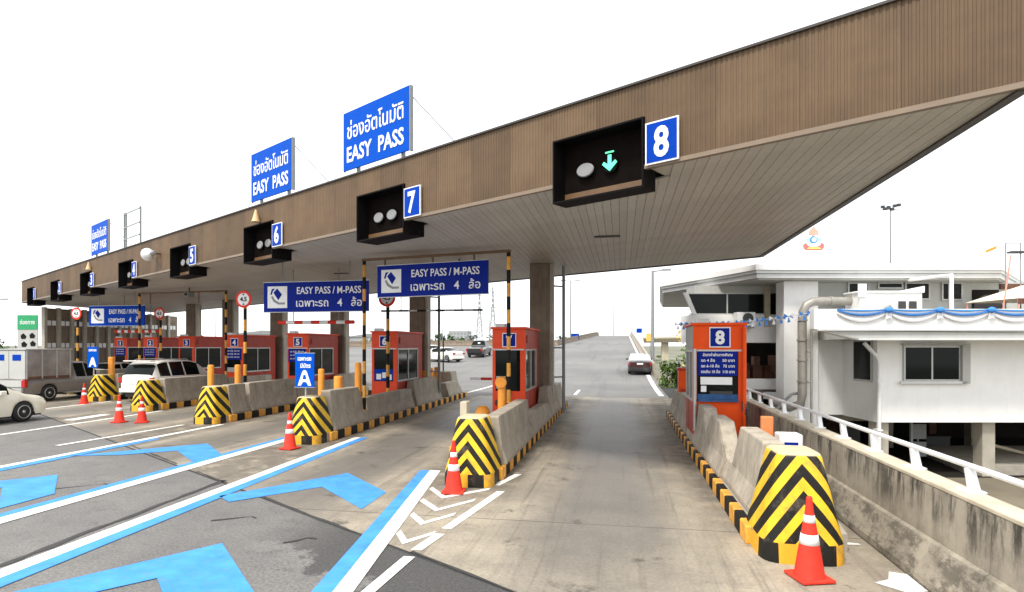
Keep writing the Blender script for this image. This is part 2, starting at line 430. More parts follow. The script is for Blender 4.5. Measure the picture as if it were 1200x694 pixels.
# ================================================================== THE GROUND
m = MB(); B = 4000
m.poly([(-B, -60, -.05), (3.45, -60, -.05), (3.45, 400, -.05), (-B, 400, -.05)])
m.poly([(3.45, -60, -1.6), (B, -60, -1.6), (B, 400, -1.6), (3.45, 400, -1.6)])
m.poly([(3.45, -60, -.05), (3.45, -60, -1.6), (3.45, 400, -1.6), (3.45, 400, -.05)])
m.poly([(-B, 400, -.05), (3.45, 400, -.05), (3.45, B, -.05), (-B, B, -.05)])
m.poly([(3.45, 400, -1.6), (B, 400, -1.6), (B, B, -1.6), (3.45, B, -1.6)])
m.poly([(3.45, 400, -.05), (3.45, 400, -1.6), (3.45, B, -1.6), (3.45, B, -.05)])
struct(m.build('ground', K['terrain'], fix=False))
m = MB(); m.poly([(3.5, -15, -1.594), (60, -15, -1.594), (60, 45, -1.594), (3.5, 45, -1.594)])
struct(m.build('lower_yard', K['yard'], fix=False))
m = MB(); m.poly([(-95, -20, 0), (3.3, -20, 0), (3.3, 40, 0), (-95, 40, 0)])
struct(m.build('approach_road', K['asphalt'], fix=False))
ey = lambda x: EDGE0[1] - (x - EDGE0[0]) * EDGEN[0] / EDGEN[1]
m = MB(); m.poly([(3.3, ey(3.3), .004), (3.3, 29.1, .004), (-60, 29.1 + 10, .004), (-60, ey(-60), .004)])
struct(m.build('concrete_apron', K['apron'], fix=False))
# the road beyond, climbing to a crest
m = MB(); st = []
ys = [29.1, 31, 33, 35, 37, 39, 41, 43, 45, 50, 55, 60, 66, 72, 80, 88, 90, 100, 112, 124, 132, 136, 140, 144, 150, 170, 190]
def left_edge(y):
    P = [(29.1, -78), (74, -78), (88, -33), (90, -9.5), (138, -5.5), (400, -5.5)]
    for (a, xa), (b, xb) in zip(P, P[1:]):
        if y <= b: return xa + (xb - xa) * (y - a) / (b - a)
for y in ys: st.append((left_edge(y), y, road_z(y) + .008)); st.append((2.25, y, road_z(y) + .008))
m.add(st, [(2 * i, 2 * i + 1, 2 * i + 3, 2 * i + 2) for i in range(len(ys) - 1)])
m.add([(2.25, y, road_z(y) + .008) for y in ys] + [(2.25, y, -1.7) for y in ys], [(i, i + len(ys), i + len(ys) + 1, i + 1) for i in range(len(ys) - 1)])
struct(m.build('ramp_road', K['ramp'], fix=False))

def marking(pts, mat, z=.010, name='road_marking'):
    m = MB(); m.poly([(x, y, z) for x, y in pts])
    o = m.build(name, mat, fix=False)
    if o.data.polygons[0].normal.z < 0: o.data.flip_normals()
    return struct(o)
W, Bl = K['roadwhite'], K['roadblue']
def at_y(p, q, y): t = (y - p[1]) / (q[1] - p[1]); return (p[0] + (q[0] - p[0]) * t, y)
def line(a0, a1, b0, b1, mat, z=.010):     # band between left edge a0-a1 and right edge b0-b1
    marking([a0, b0, b1, a1], mat, z)
# tapering double line up to the nose of island 7
e1, e2, e3 = ((-3.95, 11.4), (-3.085, 5.57)), ((-3.76, 11.45), (-2.875, 5.63)), ((-3.54, 11.45), (-2.67, 5.67))
for (a, b, mt) in ((e1, e2, Bl), (e2, e3, W)):
    marking([a[0], b[0], at_y(*b, 3.0), at_y(*a, 3.0)], mt)
# lane lines, blue bands beside the white ones
line((-6.72, 3), (-7.12, 15.2), (-6.46, 3), (-6.94, 15.2), W); line((-6.46, 3), (-6.94, 15.2), (-6.2, 3), (-6.74, 15.2), Bl)
line((-8.84, 4), (-8.84, 15), (-8.52, 4), (-8.58, 15), W); line((-9.07, 4), (-9.02, 15), (-8.84, 4), (-8.84, 15), Bl)
line((-12.74, 6), (-12.5, 16.9), (-12.5, 6), (-12.3, 16.9), W); line((-12.5, 6), (-12.3, 14), (-12.15, 6), (-12.1, 14), Bl)
line((-13.9, 12.6), (-13.6, 16.6), (-13.74, 12.6), (-13.45, 16.6), W)
line((-17.05, 9), (-17.3, 20), (-16.85, 9), (-17.13, 20), W); line((-22.2, 12), (-22.5, 23), (-22.0, 12), (-22.3, 23), W)
def seam(pts, wd, jag=.03):
    L_, R_ = [], []
    for (xa, ya), (xb, yb) in zip(pts, pts[1:]):
        n = max(2, int(math.hypot(xb - xa, yb - ya) / .25))
        for k in range(n):
            t = k / n; x, y = xa + (xb - xa) * t, ya + (yb - ya) * t; l = math.hypot(xb - xa, yb - ya); nx, ny = -(yb - ya) / l, (xb - xa) / l
            a, b = wd * random.uniform(.3, 1.2), wd * random.uniform(.3, 1.2); L_.append((x + nx * a, y + ny * a)); R_.append((x - nx * b, y - ny * b))
    m = MB(); n = len(L_); m.add([(x, y, .0075) for x, y in L_] + [(x, y, .0075) for x, y in R_], [(k, k + 1, n + k + 1, n + k) for k in range(n - 1)])
    o = m.build('pavement_seam', K['tar'], fix=False)
    if o.data.polygons[0].normal.z < 0: o.data.flip_normals()
    struct(o)
seam([(-6.83, 4.2), (-7.02, 7), (-7.25, 10.2)], .07); seam([(-7.05, 9.75), (-8.5, 10.65)], .03); seam([(-5.9, 9.0), (-4.9, 8.35), (-3.3, 7.35)], .04)
seam([(-9.2, 11.1), (-12.4, 13.2)], .035); seam([(-2.5, 6.9), (-.9, 5.85), (1.2, 4.55)], .025)
seam([(-5.75, 7.6), (-5.3, 7.9), (-5.1, 7.75)], .03); seam([(-4.2, 6.9), (-4.0, 7.15), (-3.75, 7.1)], .035); seam([(-9.9, 8.6), (-9.2, 9.3), (-8.95, 9.2)], .02)
for (ax, ay) in ((-4.95, 6.75), (-5.25, 10.9), (-10.68, 9.75), (-10.35, 13.55)):
    T = [(0, 0), (1.32, -1.3), (1.36, -2.36), (.06, -1.14), (-.9, -2.35), (-1.3, -2.05)]
    if ax < -10: T = [(0, 0), (1.30, -1.25), (1.33, -2.2), (.0, -1.05), (-.85, -1.75), (-1.9, -2.1)]
    marking([(ax + x, ay + y) for x, y in T], Bl)
for (a, b, c) in (((-3.27, 9.93), (-2.87, 9.36), (-2.25, 10.05)), ((-3.17, 9.14), (-2.75, 8.62), (-2.32, 9.29)), ((-3.05, 8.34), (-2.74, 7.93), (-2.42, 8.45)), ((-2.93, 7.5), (-2.70, 7.12), (-2.44, 7.55))):
    q = .17
    marking([a, (b[0], b[1] - 0), c, (c[0], c[1] + q), (b[0], b[1] + q), (a[0], a[1] + q)], W)
for (a, b) in (((-2.34, 7.83), (-2.02, 10.0)), ((-2.2, 10.42), (-1.96, 11.4)), ((-2.46, 6.95), (-2.36, 7.6)), ((-2.62, 3.9), (-2.46, 6.72))):
    marking([(a[0] - .07, a[1]), (a[0] + .07, a[1]), (b[0] + .07, b[1]), (b[0] - .07, b[1])], W)
marking([(2.62, 6.86), (2.85, 6.62), (3.08, 6.72), (3.12, 7.16), (2.9, 7.22), (2.8, 6.98)], W)
marking([(2.62, 8.3), (2.75, 8.1), (2.95, 8.12), (2.93, 8.18), (2.78, 8.2), (2.66, 8.36)], W)
marking([(-20.2, 14.2), (-19.75, 14.2), (-19.95, 15.9), (-20.4, 15.9)], W)
marking([(-18.35, 16.9), (-17.9, 16.9), (-18.1, 18.6), (-18.55, 18.6)], W)
# beyond the booths: edge line and lane dashes
def road_line(x0, x1, y0, y1, wd=.15, n=12):
    m = MB(); v = []
    for i in range(n + 1):
        y = y0 + (y1 - y0) * i / n; x = x0 + (x1 - x0) * i / n; z = road_z(y) + .016
        v += [(x - wd, y, z), (x + wd, y, z)]
    m.add(v, [(2 * i, 2 * i + 1, 2 * i + 3, 2 * i + 2) for i in range(n)])
    struct(m.build('road_marking', W, fix=False))
road_line(1.95, 1.75, 30.2, 131, .13, 30)
road_line(-2.3, -2.3, 30.3, 33.5, .08)
road_line(-8.0, -7.6, 30.5, 38, .1); road_line(-30, -14, 50, 56, .1)

# ================================================================== TOLL ISLANDS
kb = MB(); kb.box(-.065, .012, 0, .065, .388, .235); KBM = {c: kb.mesh('kerb_block', K[c], bevel=.02) for c in ('kerbyellow', 'black')}
for i in range(8, 0, -1):
    xc, yn = NX[i], NY[i]
    y0, y1 = yn + .35, yn + (14.0 if i > 6 else 14.6)
    if i == 8: xl, xr = 1.60, 2.98; poly = [(xl, y0), (xr - .3, y0), (xr, y0 + 2), (xr, y1), (xl, y1)]
    else:
        xr = xc + .46; xl = xc - 1.05
        poly = [(xc - .46, y0), (xr, y0), (xr, y1), (xl + .3, y1), (xl, y1 - .6), (xl, y0 + 2.2)]
    m = MB(); m.prism(poly, 0, .225)
    isl = struct(m.build('toll_island', K['slab']))
    n = int((y1 - y0) / .4); x = xl if i == 8 else xr
    for k in range(n):
        o = bpy.data.objects.new('kerb_block', KBM['black' if k % 2 else 'kerbyellow']); C.objects.link(o)
        o.location = (x, y0 + .1 + k * .4, 0); o.parent = isl
    m = MB(); x = xr if i == 8 else xl
    for k in range(int((y1 - y0 - 2.8) / .4)):
        m.box(x - .06, y0 + 2.2 + k * .4, .0, x + .06, y0 + 2.59 + k * .4, .232, k % 2)
    o = m.build('kerb_edge', [K['kerbyellow'], K['black']], isl); o['kind'] = 'stuff'

# striped crash noses
def nose_mesh():
    m = MB(); N = 28; prof = [(0, .475, .49), (.22, .47, .485), (.30, .455, .47), (.5, .405, .43), (.8, .345, .38), (1.05, .295, .335), (1.18, .268, .31), (1.22, .25, .295), (1.235, .215, .26)]
    vs = []; fs = []
    for z, a, d in prof:
        for k in range(N):
            t = 2 * math.pi * k / N; c, s = math.cos(t), math.sin(t); e = .46 if s < 0 else .22
            vs.append((a * math.copysign(abs(c) ** e, c), d * math.copysign(abs(s) ** e, s), z))
    for r in range(len(prof) - 1):
        for k in range(N): fs.append((r * N + k, r * N + (k + 1) % N, (r + 1) * N + (k + 1) % N, (r + 1) * N + k))
    m.add(vs, fs, 0, True); m.add(vs[-N:], [tuple(range(N))])
    return m.mesh('crash_nose', K['chevron'])
NM = nose_mesh()
where = {8: 'nearest the camera, left of the weathered parapet wall', 7: 'beside the white chevron road markings', 6: 'below the small blue sign showing a car',
         5: 'in front of the booth numbered 5', 4: 'behind the pair of cones', 3: 'in front of the covered pickup', 2: 'hidden mostly by the covered pickup', 1: 'farthest along the row of islands'}
for i in range(8, 0, -1):
    o = bpy.data.objects.new('crash_nose', NM); C.objects.link(o)
    s = 1.0 if i == 8 else .98 if i == 7 else .96
    o.location = (NX[i] + (.02 if i == 8 else 0), NY[i] + .35, 0); o.scale = (s, s * 1.1, s)
    tag(o, 'yellow and black chevron striped crash nose ' + where[i], 'crash barrier', 'striped noses at the heads of the toll islands')

# concrete jersey barriers on the islands
def jersey_mesh(L, h0, h1=None, s0=.12, s1=.12):
    """profile along +y; s0/s1 = horizontal run of the sloping ends at the top"""
    h1 = h1 or h0; m = MB(); vs = []; fs = []
    def ring(y, top):
        P = [(.29, 0), (.29, .08), (.20, .34), (.135, 1)]
        out = []
        for x, z in P: out.append((x, y, z if z < .5 else top))
        return out + [(-x, y, z) for x, y, z in reversed(out)]
    ys = [(0, .24 if s0 > .7 else .42 if s0 > .3 else h0 * .98), (s0, h0), (L - s1, h1), (L, .24 if s1 > .7 else .42 if s1 > .3 else h1 * .98)]
    for y, t in ys: vs += ring(y, t)
    for a in range(3):
        for k in range(8): fs.append((a * 8 + k, a * 8 + (k + 1) % 8, a * 8 + 8 + (k + 1) % 8, a * 8 + 8 + k))
    m.add(vs, fs); m.add(vs[:8], [tuple(range(7, -1, -1))]); m.add(vs[-8:], [tuple(range(8))])
    return m.mesh('jersey_barrier', K['concrete'], bevel=.022)
JC = {}
def jersey(x, y, L, h0, h1, s0, s1, label, rz=0, z=.225):
    k = (L, h0, h1, s0, s1)
    if k not in JC: JC[k] = jersey_mesh(*k)
    o = bpy.data.objects.new('jersey_barrier', JC[k]); C.objects.link(o); o.location = (x, y, z); o.rotation_euler = (0, 0, rz)
    tag(o, label, 'barrier', 'concrete jersey barriers on the toll islands')
# island 8
jersey(1.98, 8.40, 2.3, 1.0, 1.0, .04, .8, 'tall stained jersey barrier just behind the nearest striped nose', 0)
jersey(1.92, 10.75, 2.35, .88, .88, .85, .5, 'sloping jersey barrier at the foot of the orange booth numbered 8')
jersey(1.90, 13.15, 2.6, .92, .92, .4, .3, 'jersey barrier along the lane side of the orange booth 8')
jersey(1.90, 15.9, 3.0, .86, .86, .4, .4, 'jersey barrier behind booth 8, third from its striped nose')
jersey(1.90, 18.95, 2.3, .8, .8, .4, .4, 'last jersey barrier of the booth 8 island, by the bush')
# island 7
jersey(-2.43, 11.15, 3.6, .93, .95, .06, .2, 'long jersey barrier with a flaking top between striped nose and booth 7')
jersey(-2.43, 14.85, 3.9, .50, .48, .2, .2, 'low concrete barrier at the side of booth 7')
jersey(-2.43, 18.8, 2.4, .95, .95, .1, .3, 'tall jersey barrier behind booth 7, beside the brown column')
jersey(-2.43, 21.3, 2.2, .85, .85, .3, .4, 'end jersey barrier behind booth 7 where its island stops')
# island 6
jersey(-7.75, 14.75, 2.2, 1.08, 1.06, .05, .45, 'tall jersey barrier behind the nose below the blue car sign')
jersey(-7.75, 17.0, 4.0, .70, .70, .2, .2, 'low long jersey barrier in front of booth 6')
jersey(-7.75, 21.3, 3.1, .98, .98, .1, .45, 'tall jersey barrier at the rear side of booth 6')
jersey(-7.75, 25.4, 2.2, .62, .62, .3, .4, 'small pale jersey barrier at the tail of the booth 6 island')
# island 5
jersey(-12.85, 17.65, .9, .98, .98, .05, .05, 'short jersey barrier directly behind the nose of booth 5 island')
jersey(-12.85, 18.75, 3.0, .98, .98, .1, .3, 'jersey barrier with a pale end, under the striped height limit pole by booth 5')
jersey(-12.85, 21.8, 3.6, .75, .75, .2, .2, 'low jersey barrier along the front of booth 5')
jersey(-12.85, 25.5, 3.0, .95, .95, .2, .4, 'rear jersey barrier past booth 5')
# islands further left
jersey(-17.8, 20.65, 3.8, .98, .98, .05, .3, 'plain jersey barrier in front of the white suv, by booth 4')
jersey(-17.8, 24.55, 3.4, .8, .8, .2, .2, 'second jersey barrier from the nose, at the side of booth 4')
jersey(-22.95, 23.8, 2.6, .98, .98, .05, .3, 'jersey barrier behind the nose beside the covered pickup')
jersey(-22.95, 26.5, 3.4, .8, .8, .2, .2, 'jersey barrier at the side of booth 3')
jersey(-28.0, 26.9, 3.2, .95, .95, .1, .2, 'jersey barrier on the island of booth 2')
# big concrete block at the tail of island 6
m = MB(); m.prismy([(-.75, 0), (.75, 0), (.55, 1.05), (-.5, 1.05)], -.5, .5)
tag(m.build('concrete_block', K['concrete'], None, (-8.45, 27.6, .225), bevel=.04), 'large tapered concrete block at the tail of the booth 6 island', 'concrete block')
m = MB(); m.tube([(0, 0, 0), (0, 0, 1.6)], .035); m.tube([(0, 0, 1.5), (0, .25, 1.7)], .03)
o = m.build('thin_post', K['steeldark'], None, (-8.4, 27.6, 1.275)); tag(o, 'thin dark post standing on the large concrete block', 'post')

# bollards
def bollard(x, y, h, r, label, mat='orange', foot=False):
    t = MB(); t.lathe([(r, 0), (r, h - .05), (r * .9, h - .012), (r * .5, h)], 18)
    o = t.build('bollard', K[mat], None, (x, y, .225)); tag(o, label, 'bollard', 'orange bollards on the toll islands')
    f = MB(); f.lathe([(r * 1.5, 0), (r * 1.5, .03), (r * 1.02, .035)], 14); f.build('base_flange', K['steeldark'], o)
    if foot: g_ = MB(); g_.lathe([(r * 1.9, .03), (r * 1.7, .3), (r * 1.02, .55)], 14); g_.build('foot_sleeve', K['steeldark'], o)
    return o
bollard(-8.32, 15.6, 1.62, .085, 'slim orange bollard touching the small blue car sign')
bollard(-8.38, 16.75, 1.36, .13, 'short thick orange bollard behind the tall barrier left of booth 6')
bollard(-7.95, 17.2, 1.75, .1, 'tall orange bollard beside the striped gantry pole at booth 6')
bollard(-7.85, 24.9, 1.35, .13, 'orange tube bollard with black foot behind booth 6', foot=True)
bollard(-9.2, 26.6, 1.5, .16, 'thick orange bollard close behind the rear wall of booth 6')
bollard(-8.7, 26.5, 1.25, .16, 'lower orange bollard at the rear of booth 6, next to a thicker one')
bollard(-13.7, 18.1, 1.62, .1, 'orange bollard just behind the nose in front of booth 4')
bollard(-13.35, 19.05, 1.6, .1, 'orange bollard at the foot of the gantry pole by booth 4')
bollard(-23.1, 23.75, 1.75, .13, 'orange bollard beside the nose in front of the white suv')
o = bollard(-2.93, 14.6, 1.5, .10, 'orange bollard with a round disc, in front of booth 7')
d = MB(); d.lathe([(.135, -.02), (.15, 0), (.135, .02)], 20, axis='y'); d.build('round_disc', K['orange'], o, (0, -.12, 1.36))
t = MB(); t.box(-.095, -.05, 0, .095, .05, 1.12); tag(t.build('delineator_post', K['postorange'], None, (2.34, 10.35, .225), bevel=.02), 'flat faded orange post standing behind the near jersey barrier', 'post')
t = MB(); t.box(-.07, -.25, 0, .07, .0, .42)
tag(t.build('barrier_log', K['coping'], None, (-2.98, 11.35, 1.0), bevel=.02), 'pale leaning concrete stump behind the nose of booth 7', 'concrete stump')
m = MB(); m.lathe([(.27, 0), (.25, .25), (.2, .5), (.15, .62), (.06, .66)], 16)
o = m.build('water_barrel', K['orange'], None, (-3.65, 15.6, .225)); tag(o, 'squat orange barrel at the lower corner of booth 7', 'barrel')
m = MB(); m.lathe([(.2, 0), (.19, .45), (.2, .47), (.2, .53), (.12, .56)], 16); o = m.build('waste_bin', K['coping'], None, (-7.9, 18.4, .225)); tag(o, 'pale waste bin standing before booth 6', 'bin')
m = MB(); m.box(-.06, -.005, .3, .06, .0, .36); m.build('bin_slot', K['steeldark'], o, (0, -.2, 0))
# white cabinet behind the near barrier
o = thing('equipment_cabinet', 'small white equipment cabinet with a blue badge behind the near barrier', 'cabinet', (2.58, 10.0, .225))
m = MB(); m.box(-.17, -.16, 0, .17, .16, .9); m.build('cabinet_body', K['white'], o, bevel=.02)
m = MB(); m.box(-.10, -.172, .70, .10, -.163, .78); m.build('badge', K['deepblue'], o)

# cones
def cone_parts(root):
    p = MB(); p.box(-.185, -.185, 0, .185, .185, .035); p.build('cone_base', K['red'], root, bevel=.012)
    b = MB(); b.lathe([(.165, .03), (.15, .06), (.045, .71), (.032, .83), (.03, .865), (.018, .875)], 24); b.build('cone_body', K['red'], root)
    for z0, z1 in ((.37, .48), (.60, .68)):
        r = lambda z: .15 - (z - .06) * .1615 + .003
        s = MB(); s.lathe([(r(z0) - .006, z0), (r(z0), z0 + .002), (r(z1), z1 - .002), (r(z1) - .006, z1)], 24); s.build('white_band', K['white'], root)
cl = [((1.98, 6.86), 'red traffic cone in front of the nearest striped nose', .3), ((-2.8, 9.80), 'red traffic cone on the white chevron markings', .1), ((-7.86, 13.2), 'red traffic cone before the nose with the blue car sign', -.2),
      ((-15.25, 16.85), 'right one of the two cones standing together in an empty lane', .5), ((-16.0, 16.75), 'left one of the two cones standing together in an empty lane', 0.), ((-22.55, 21.8), 'red cone beside the pickup and the nose behind it', .2)]
proto = None
for (x, y), lb, rz in cl:
    if proto is None: proto = thing('traffic_cone', lb, 'traffic cone', (0, 0, 0), 0, 'red traffic cones'); cone_parts(proto); o = proto
    else: o = copy_tree(proto)
    o.location = (x, y, .012); o.rotation_euler = (0, 0, rz); o['label'] = lb

# ================================================================== CANOPY
can = thing('toll_canopy', 'long brown ribbed flat canopy over all the toll lanes', 'canopy', (CO[0], CO[1], 0), CA)
# cladding panels with real ribs, left open where the signal boxes sit
def panel_mesh(z0, w_=1.0, nr=15):
    m = MB(); rp = w_ / nr; v = []; xs_ = []
    for k in range(nr):
        a = k * rp; xs_ += [(a, 0), (a + rp * .30, 0), (a + rp * .42, -.009), (a + rp * .86, -.009), (a + rp * .97, 0)]
    xs_[0] = (.001, 0); xs_.append((w_ - .001, 0))
    for z in (z0, ZT): v += [(x - w_, y, z) for x, y in xs_]
    n = len(xs_); m.add(v, [(i, i + 1, n + i + 1, n + i) for i in range(n - 1)])
    return m.mesh('fascia_panel', K['fascia'], fix=False)
PMF, PMS = panel_mesh(ZB + .05), panel_mesh(6.085)
BOXR = [-4.53 - 5.88 * k for k in range(8)]; BOXW = 1.78
def fill(xa, xb, me):
    n = max(1, round((xa - xb) / 1.02)); wd = (xa - xb) / n
    for k in range(n):
        o = bpy.data.objects.new('fascia_panel', me); C.objects.link(o); o.parent = can; o.location = (xa - k * wd, -.0015 * (k % 2), 0); o.scale = (wd, 1, 1)
    if me is PMF: m = MB(); m.box(xb, -.035, ZB - .01, xa, .05, ZB + .055); m.build('front_trim', K['trim'], can)
x = 0.
for r_ in BOXR: fill(x, r_, PMF); fill(r_, r_ - BOXW, PMS); x = r_ - BOXW
fill(x, -CLEN, PMF)
sk = lambda y: -y * math.tan(-CA)           # along-lane direction in the canopy frame
la = (math.sin(CA), math.cos(CA))           # lane direction (+Y world) in canopy frame: x = -sin... see below
def cl_(x, d):                              # point d metres along the lane direction from the front edge
    return (x + d * math.sin(CA), d * math.cos(CA))
m = MB(); m.prism([cl_(0, .9), cl_(0, YD), cl_(-CLEN, YD), cl_(-CLEN, .9)], ZB + .06, ZT - .10)
m.prism([cl_(0, .03), cl_(0, YD), cl_(-CLEN, YD), cl_(-CLEN, .03)], ZT - .09, ZT - .03); m.build('roof_deck', K['soffback'], can)
m = MB(); m.box(-CLEN - .02, -.05, ZT - .005, .02, .08, ZT + .03); m.build('top_trim', K['darktrim'], can)
for (a, b, nm) in ((cl_(0, .05), cl_(0, YD), 'side_trim'), (cl_(0, YD), cl_(-CLEN, YD), 'rear_trim'), (cl_(-CLEN, YD), cl_(-CLEN, .05), 'side_trim')):
    dx, dy = b[0] - a[0], b[1] - a[1]; L = math.hypot(dx, dy); nx, ny = -dy / L * .06, dx / L * .06
    m = MB(); m.prism([(a[0] + nx, a[1] + ny), (b[0] + nx, b[1] + ny), (b[0] - nx, b[1] - ny), (a[0] - nx, a[1] - ny)], ZB - .03, ZB + .22); m.build(nm, K['darktrim'], can)
    m = MB(); m.prism([(a[0] + nx * .7, a[1] + ny * .7), (b[0] + nx * .7, b[1] + ny * .7), (b[0] - nx * .7, b[1] - ny * .7), (a[0] - nx * .7, a[1] - ny * .7)], ZB + .22, ZT); m.build('side_fascia', K['fascia'], can)
# soffit planks run along the lanes
sp = .165 / .861; g_ = .004
def plank_mesh(d0):
    m = MB(); d1 = YD - .06; m.prism([cl_(-sp + g_, d0), cl_(-g_, d0), cl_(-g_, d1), cl_(-sp + g_, d1)], ZB, ZB + .03)
    return m.mesh('soffit_plank', K['soffit'])
SMF, SMS = plank_mesh(.06), plank_mesh(.76)
for k in range(int(CLEN / sp)):
    x = -k * sp - .02
    o = bpy.data.objects.new('soffit_plank', SMS if any(r_ - BOXW - .02 < x < r_ + .42 + sp for r_ in BOXR) else SMF); C.objects.link(o); o.parent = can; o.location = (x, 0, random.uniform(-.002, .002))
for r_ in BOXR:
    for a, b in ((r_ + .004, r_ + .70), (r_ - BOXW - .5, r_ - BOXW - .004)):
        m = MB(); m.box(a, .052, ZB + .034, b, .68, ZB + .05); m.build('soffit_filler', K['soffit'], can)
# vents in the soffit
for (x, y) in ((-.35, 15.3), (-10.5, 21.3), (-20.6, 27.5)):
    m = MB(); m.box(-.32, -.07, ZB - .03, .32, .07, ZB + .01); o = m.build('soffit_vent', K['steeldark'], None, (x, y, 0))
    tag(o, {-.35: 'small dark vent in the soffit below signal box eight', -10.5: 'small dark vent in the soffit behind signal box six', -20.6: 'small dark vent in the soffit behind signal box four'}[x], 'vent', 'soffit vents')
# columns
for i, lb in ((7, 'brown concrete column just behind booth seven, with a drain pipe'), (6, 'concrete column with an orange pad between booths 5 and 6'), (5, 'brown concrete column behind booth four'), (4, 'wide concrete column behind booth 3'), (3, 'concrete column behind booth 2'), (2, 'concrete column near the louvred wall')):
    y = NY[i] + 9.9; x = NX[i] - (.02 if i == 7 else .35)
    o = thing('concrete_column', lb, 'column', (x, y, .225), 0, 'concrete columns carrying the canopy'); o['kind'] = 'thing'
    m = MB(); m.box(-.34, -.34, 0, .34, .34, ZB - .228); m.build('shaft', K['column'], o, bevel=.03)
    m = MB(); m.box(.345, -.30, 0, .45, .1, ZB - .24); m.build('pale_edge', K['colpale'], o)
    if i in (6, 7):
        m = MB(); m.tube([(.75, .3, 0), (.75, .3, ZB - .26)], .055, 10)
        for z in (1.2, 2.2, 4.3): m.tube([(.45, 0, z), (.75, .3, z)], .03, 6)
        m.build('drain_pipe', K['steelgrey'], o)
    if i == 6: m = MB(); m.box(-.36, -.40, .0, .36, -.345, 1.25); m.build('orange_pad', K['orange'], o)

# signal boxes and number plates on the fascia
def arrow_green(): 
    return [(-.035, .20), (-.035, .0), (-.12, .07), (-.16, .02), (0, -.14), (.16, .02), (.12, .07), (.035, .0), (.035, .20)]
NUM = ['', 'one', 'two', 'three', 'four', 'five', 'six', 'seven', 'eight']
for i in range(8, 0, -1):
    xr = -(.30 + 4.17) + .30 - 5.88 * (8 - i)          # right edge of the box in the canopy frame
    xr = -4.53 - 5.88 * (8 - i)
    o = thing('signal_box', 'black lane signal box left of the plate numbered %s, %s' % (NUM[i], 'its green arrow lit' if i == 8 else 'signals unlit'), 'traffic signal', cw(xr - .89, -.05, 4.98), CA, 'lane signal boxes along the fascia')
    wd, hh, dp = .885, 1.1, (.40 if i == 8 else .60)
    m = MB(); m.box(-wd, 0, 0, wd, dp, .03); m.box(-wd, 0, hh - .03, wd, dp, hh); m.box(-wd, 0, .03, -wd + .03, dp, hh - .03); m.box(wd - .03, 0, .03, wd, dp, hh - .03)
    m.build('housing', K['boxblack'], o)
    m = MB(); m.box(-wd + .03, .34, .03, wd - .03, dp - .01, hh - .03); m.build('back_panel', K['boxinner'], o)
    m = MB(); m.box(-wd + .03, .33, .03, wd - .03, .338, .22); m.build('reflected_light_strip', K['brownsteel'], o)  # brown strip paints light reflected into the bottom of the box
    for sx, nm in ((-.38, 'signal_lens'), (.12, 'signal_arrow')):
        m = MB(); m.lathe([(.135, 0), (.135, .06)], 24, (0, 0, 0), axis='y'); rg = m.build('lens_hood', K['boxblack'], o, (sx, .275, .56))
        m = MB()
        if i == 8 and nm == 'signal_arrow':
            m.prismy(arrow_green(), -.02, -.005); m.box(-.09, -.02, .24, .09, -.005, .27); m.build('green_arrow', K['green'], o, (sx, .265, .56)).scale = (.9, 1, .8)
        else:
            m.lathe([(.125, -.022), (.14, -.012), (.142, 0)], 24, axis='y'); m.build(nm, K['lensgrey'] if sx < 0 or i < 8 else K['boxblack'], o, (sx, .272, .56)).scale = (1.25, 1, .85)
    pl = thing('lane_number_plate', 'blue fascia plate bearing the figure %s' % NUM[i], 'sign', cw(xr + .32, -.05, 5.29), CA, 'lane number plates along the fascia')
    m = MB(); m.box(-.275, -.03, 0, .275, .0, .65); m.build('plate_border', K['white'], pl)
    m = MB(); m.box(-.25, -.036, .025, .25, -.0305, .625); m.build('plate_face', K['blue'], pl)
    text('number', str(i), .44, K['white'], pl, (0, -.037, .105), width=.25 if i != 1 else .1, bold=.03)

# roof signs
def roof_sign(xl, xr, lb, cat='sign'):
    L = xr - xl
    o = thing('roof_sign', lb, cat, cw((xl + xr) / 2, .02, ZT + .05), CA, 'automatic lane signs on the canopy roof')
    m = MB(); m.box(-L / 2, -.04, .11, L / 2, 0, 1.53); p = m.build('sign_panel', K['roofblue'], o)
    m = MB(); m.box(-L / 2 - .012, -.02, .10, -L / 2 - .001, .03, 1.54); m.box(L / 2 + .001, -.03, .10, L / 2 + .04, .06, 1.54); m.build('edge_frame', K['steelgrey'], p)
    text('thai_lettering', 'ช่องอัตโนมัติ', .36, K['white'], p, (0, -.042, .86), width=L * .86, bold=.008)
    text('lettering', 'EASY  PASS', .36, K['white'], p, (0, -.042, .30), width=L * .87, bold=.022)
    for x in (-L * .3, L * .38):
        m = MB(); m.box(x - .035, .02, 0, x + .035, .09, 1.5); m.build('support_post', K['steelgrey'], o)
    m = MB(); m.tube([(L / 2 - .1, .08, 1.4), (L / 2 + .9, .9, .02)], .012, 5); m.build('stay', K['steelgrey'], o)
    return o
roof_sign(-12.78, -10.27, 'big blue roof sign with white Thai and English words, above signal box seven')
roof_sign(-17.62, -15.29, 'blue roof sign with a stay wire, standing above the tan beacon and signal box six')
roof_sign(-33.9, -31.42, 'distant blue roof sign above lane 3 beside the bare frame')
o = thing('roof_rack', 'bare steel sign frame without a panel on the canopy roof', 'frame', cw(-28.35, .05, ZT + .05), CA)
for x in (-1.0, -.78, .98): m = MB(); m.box(x - .035, -.03, 0, x + .035, .03, 1.5); m.build('frame_post', K['steelgrey'], o)
for z in (.35, .85, 1.42): m = MB(); m.box(-1.0, -.045, z - .03, .98, -.031, z + .03); m.build('cross_bar', K['steelgrey'], o)
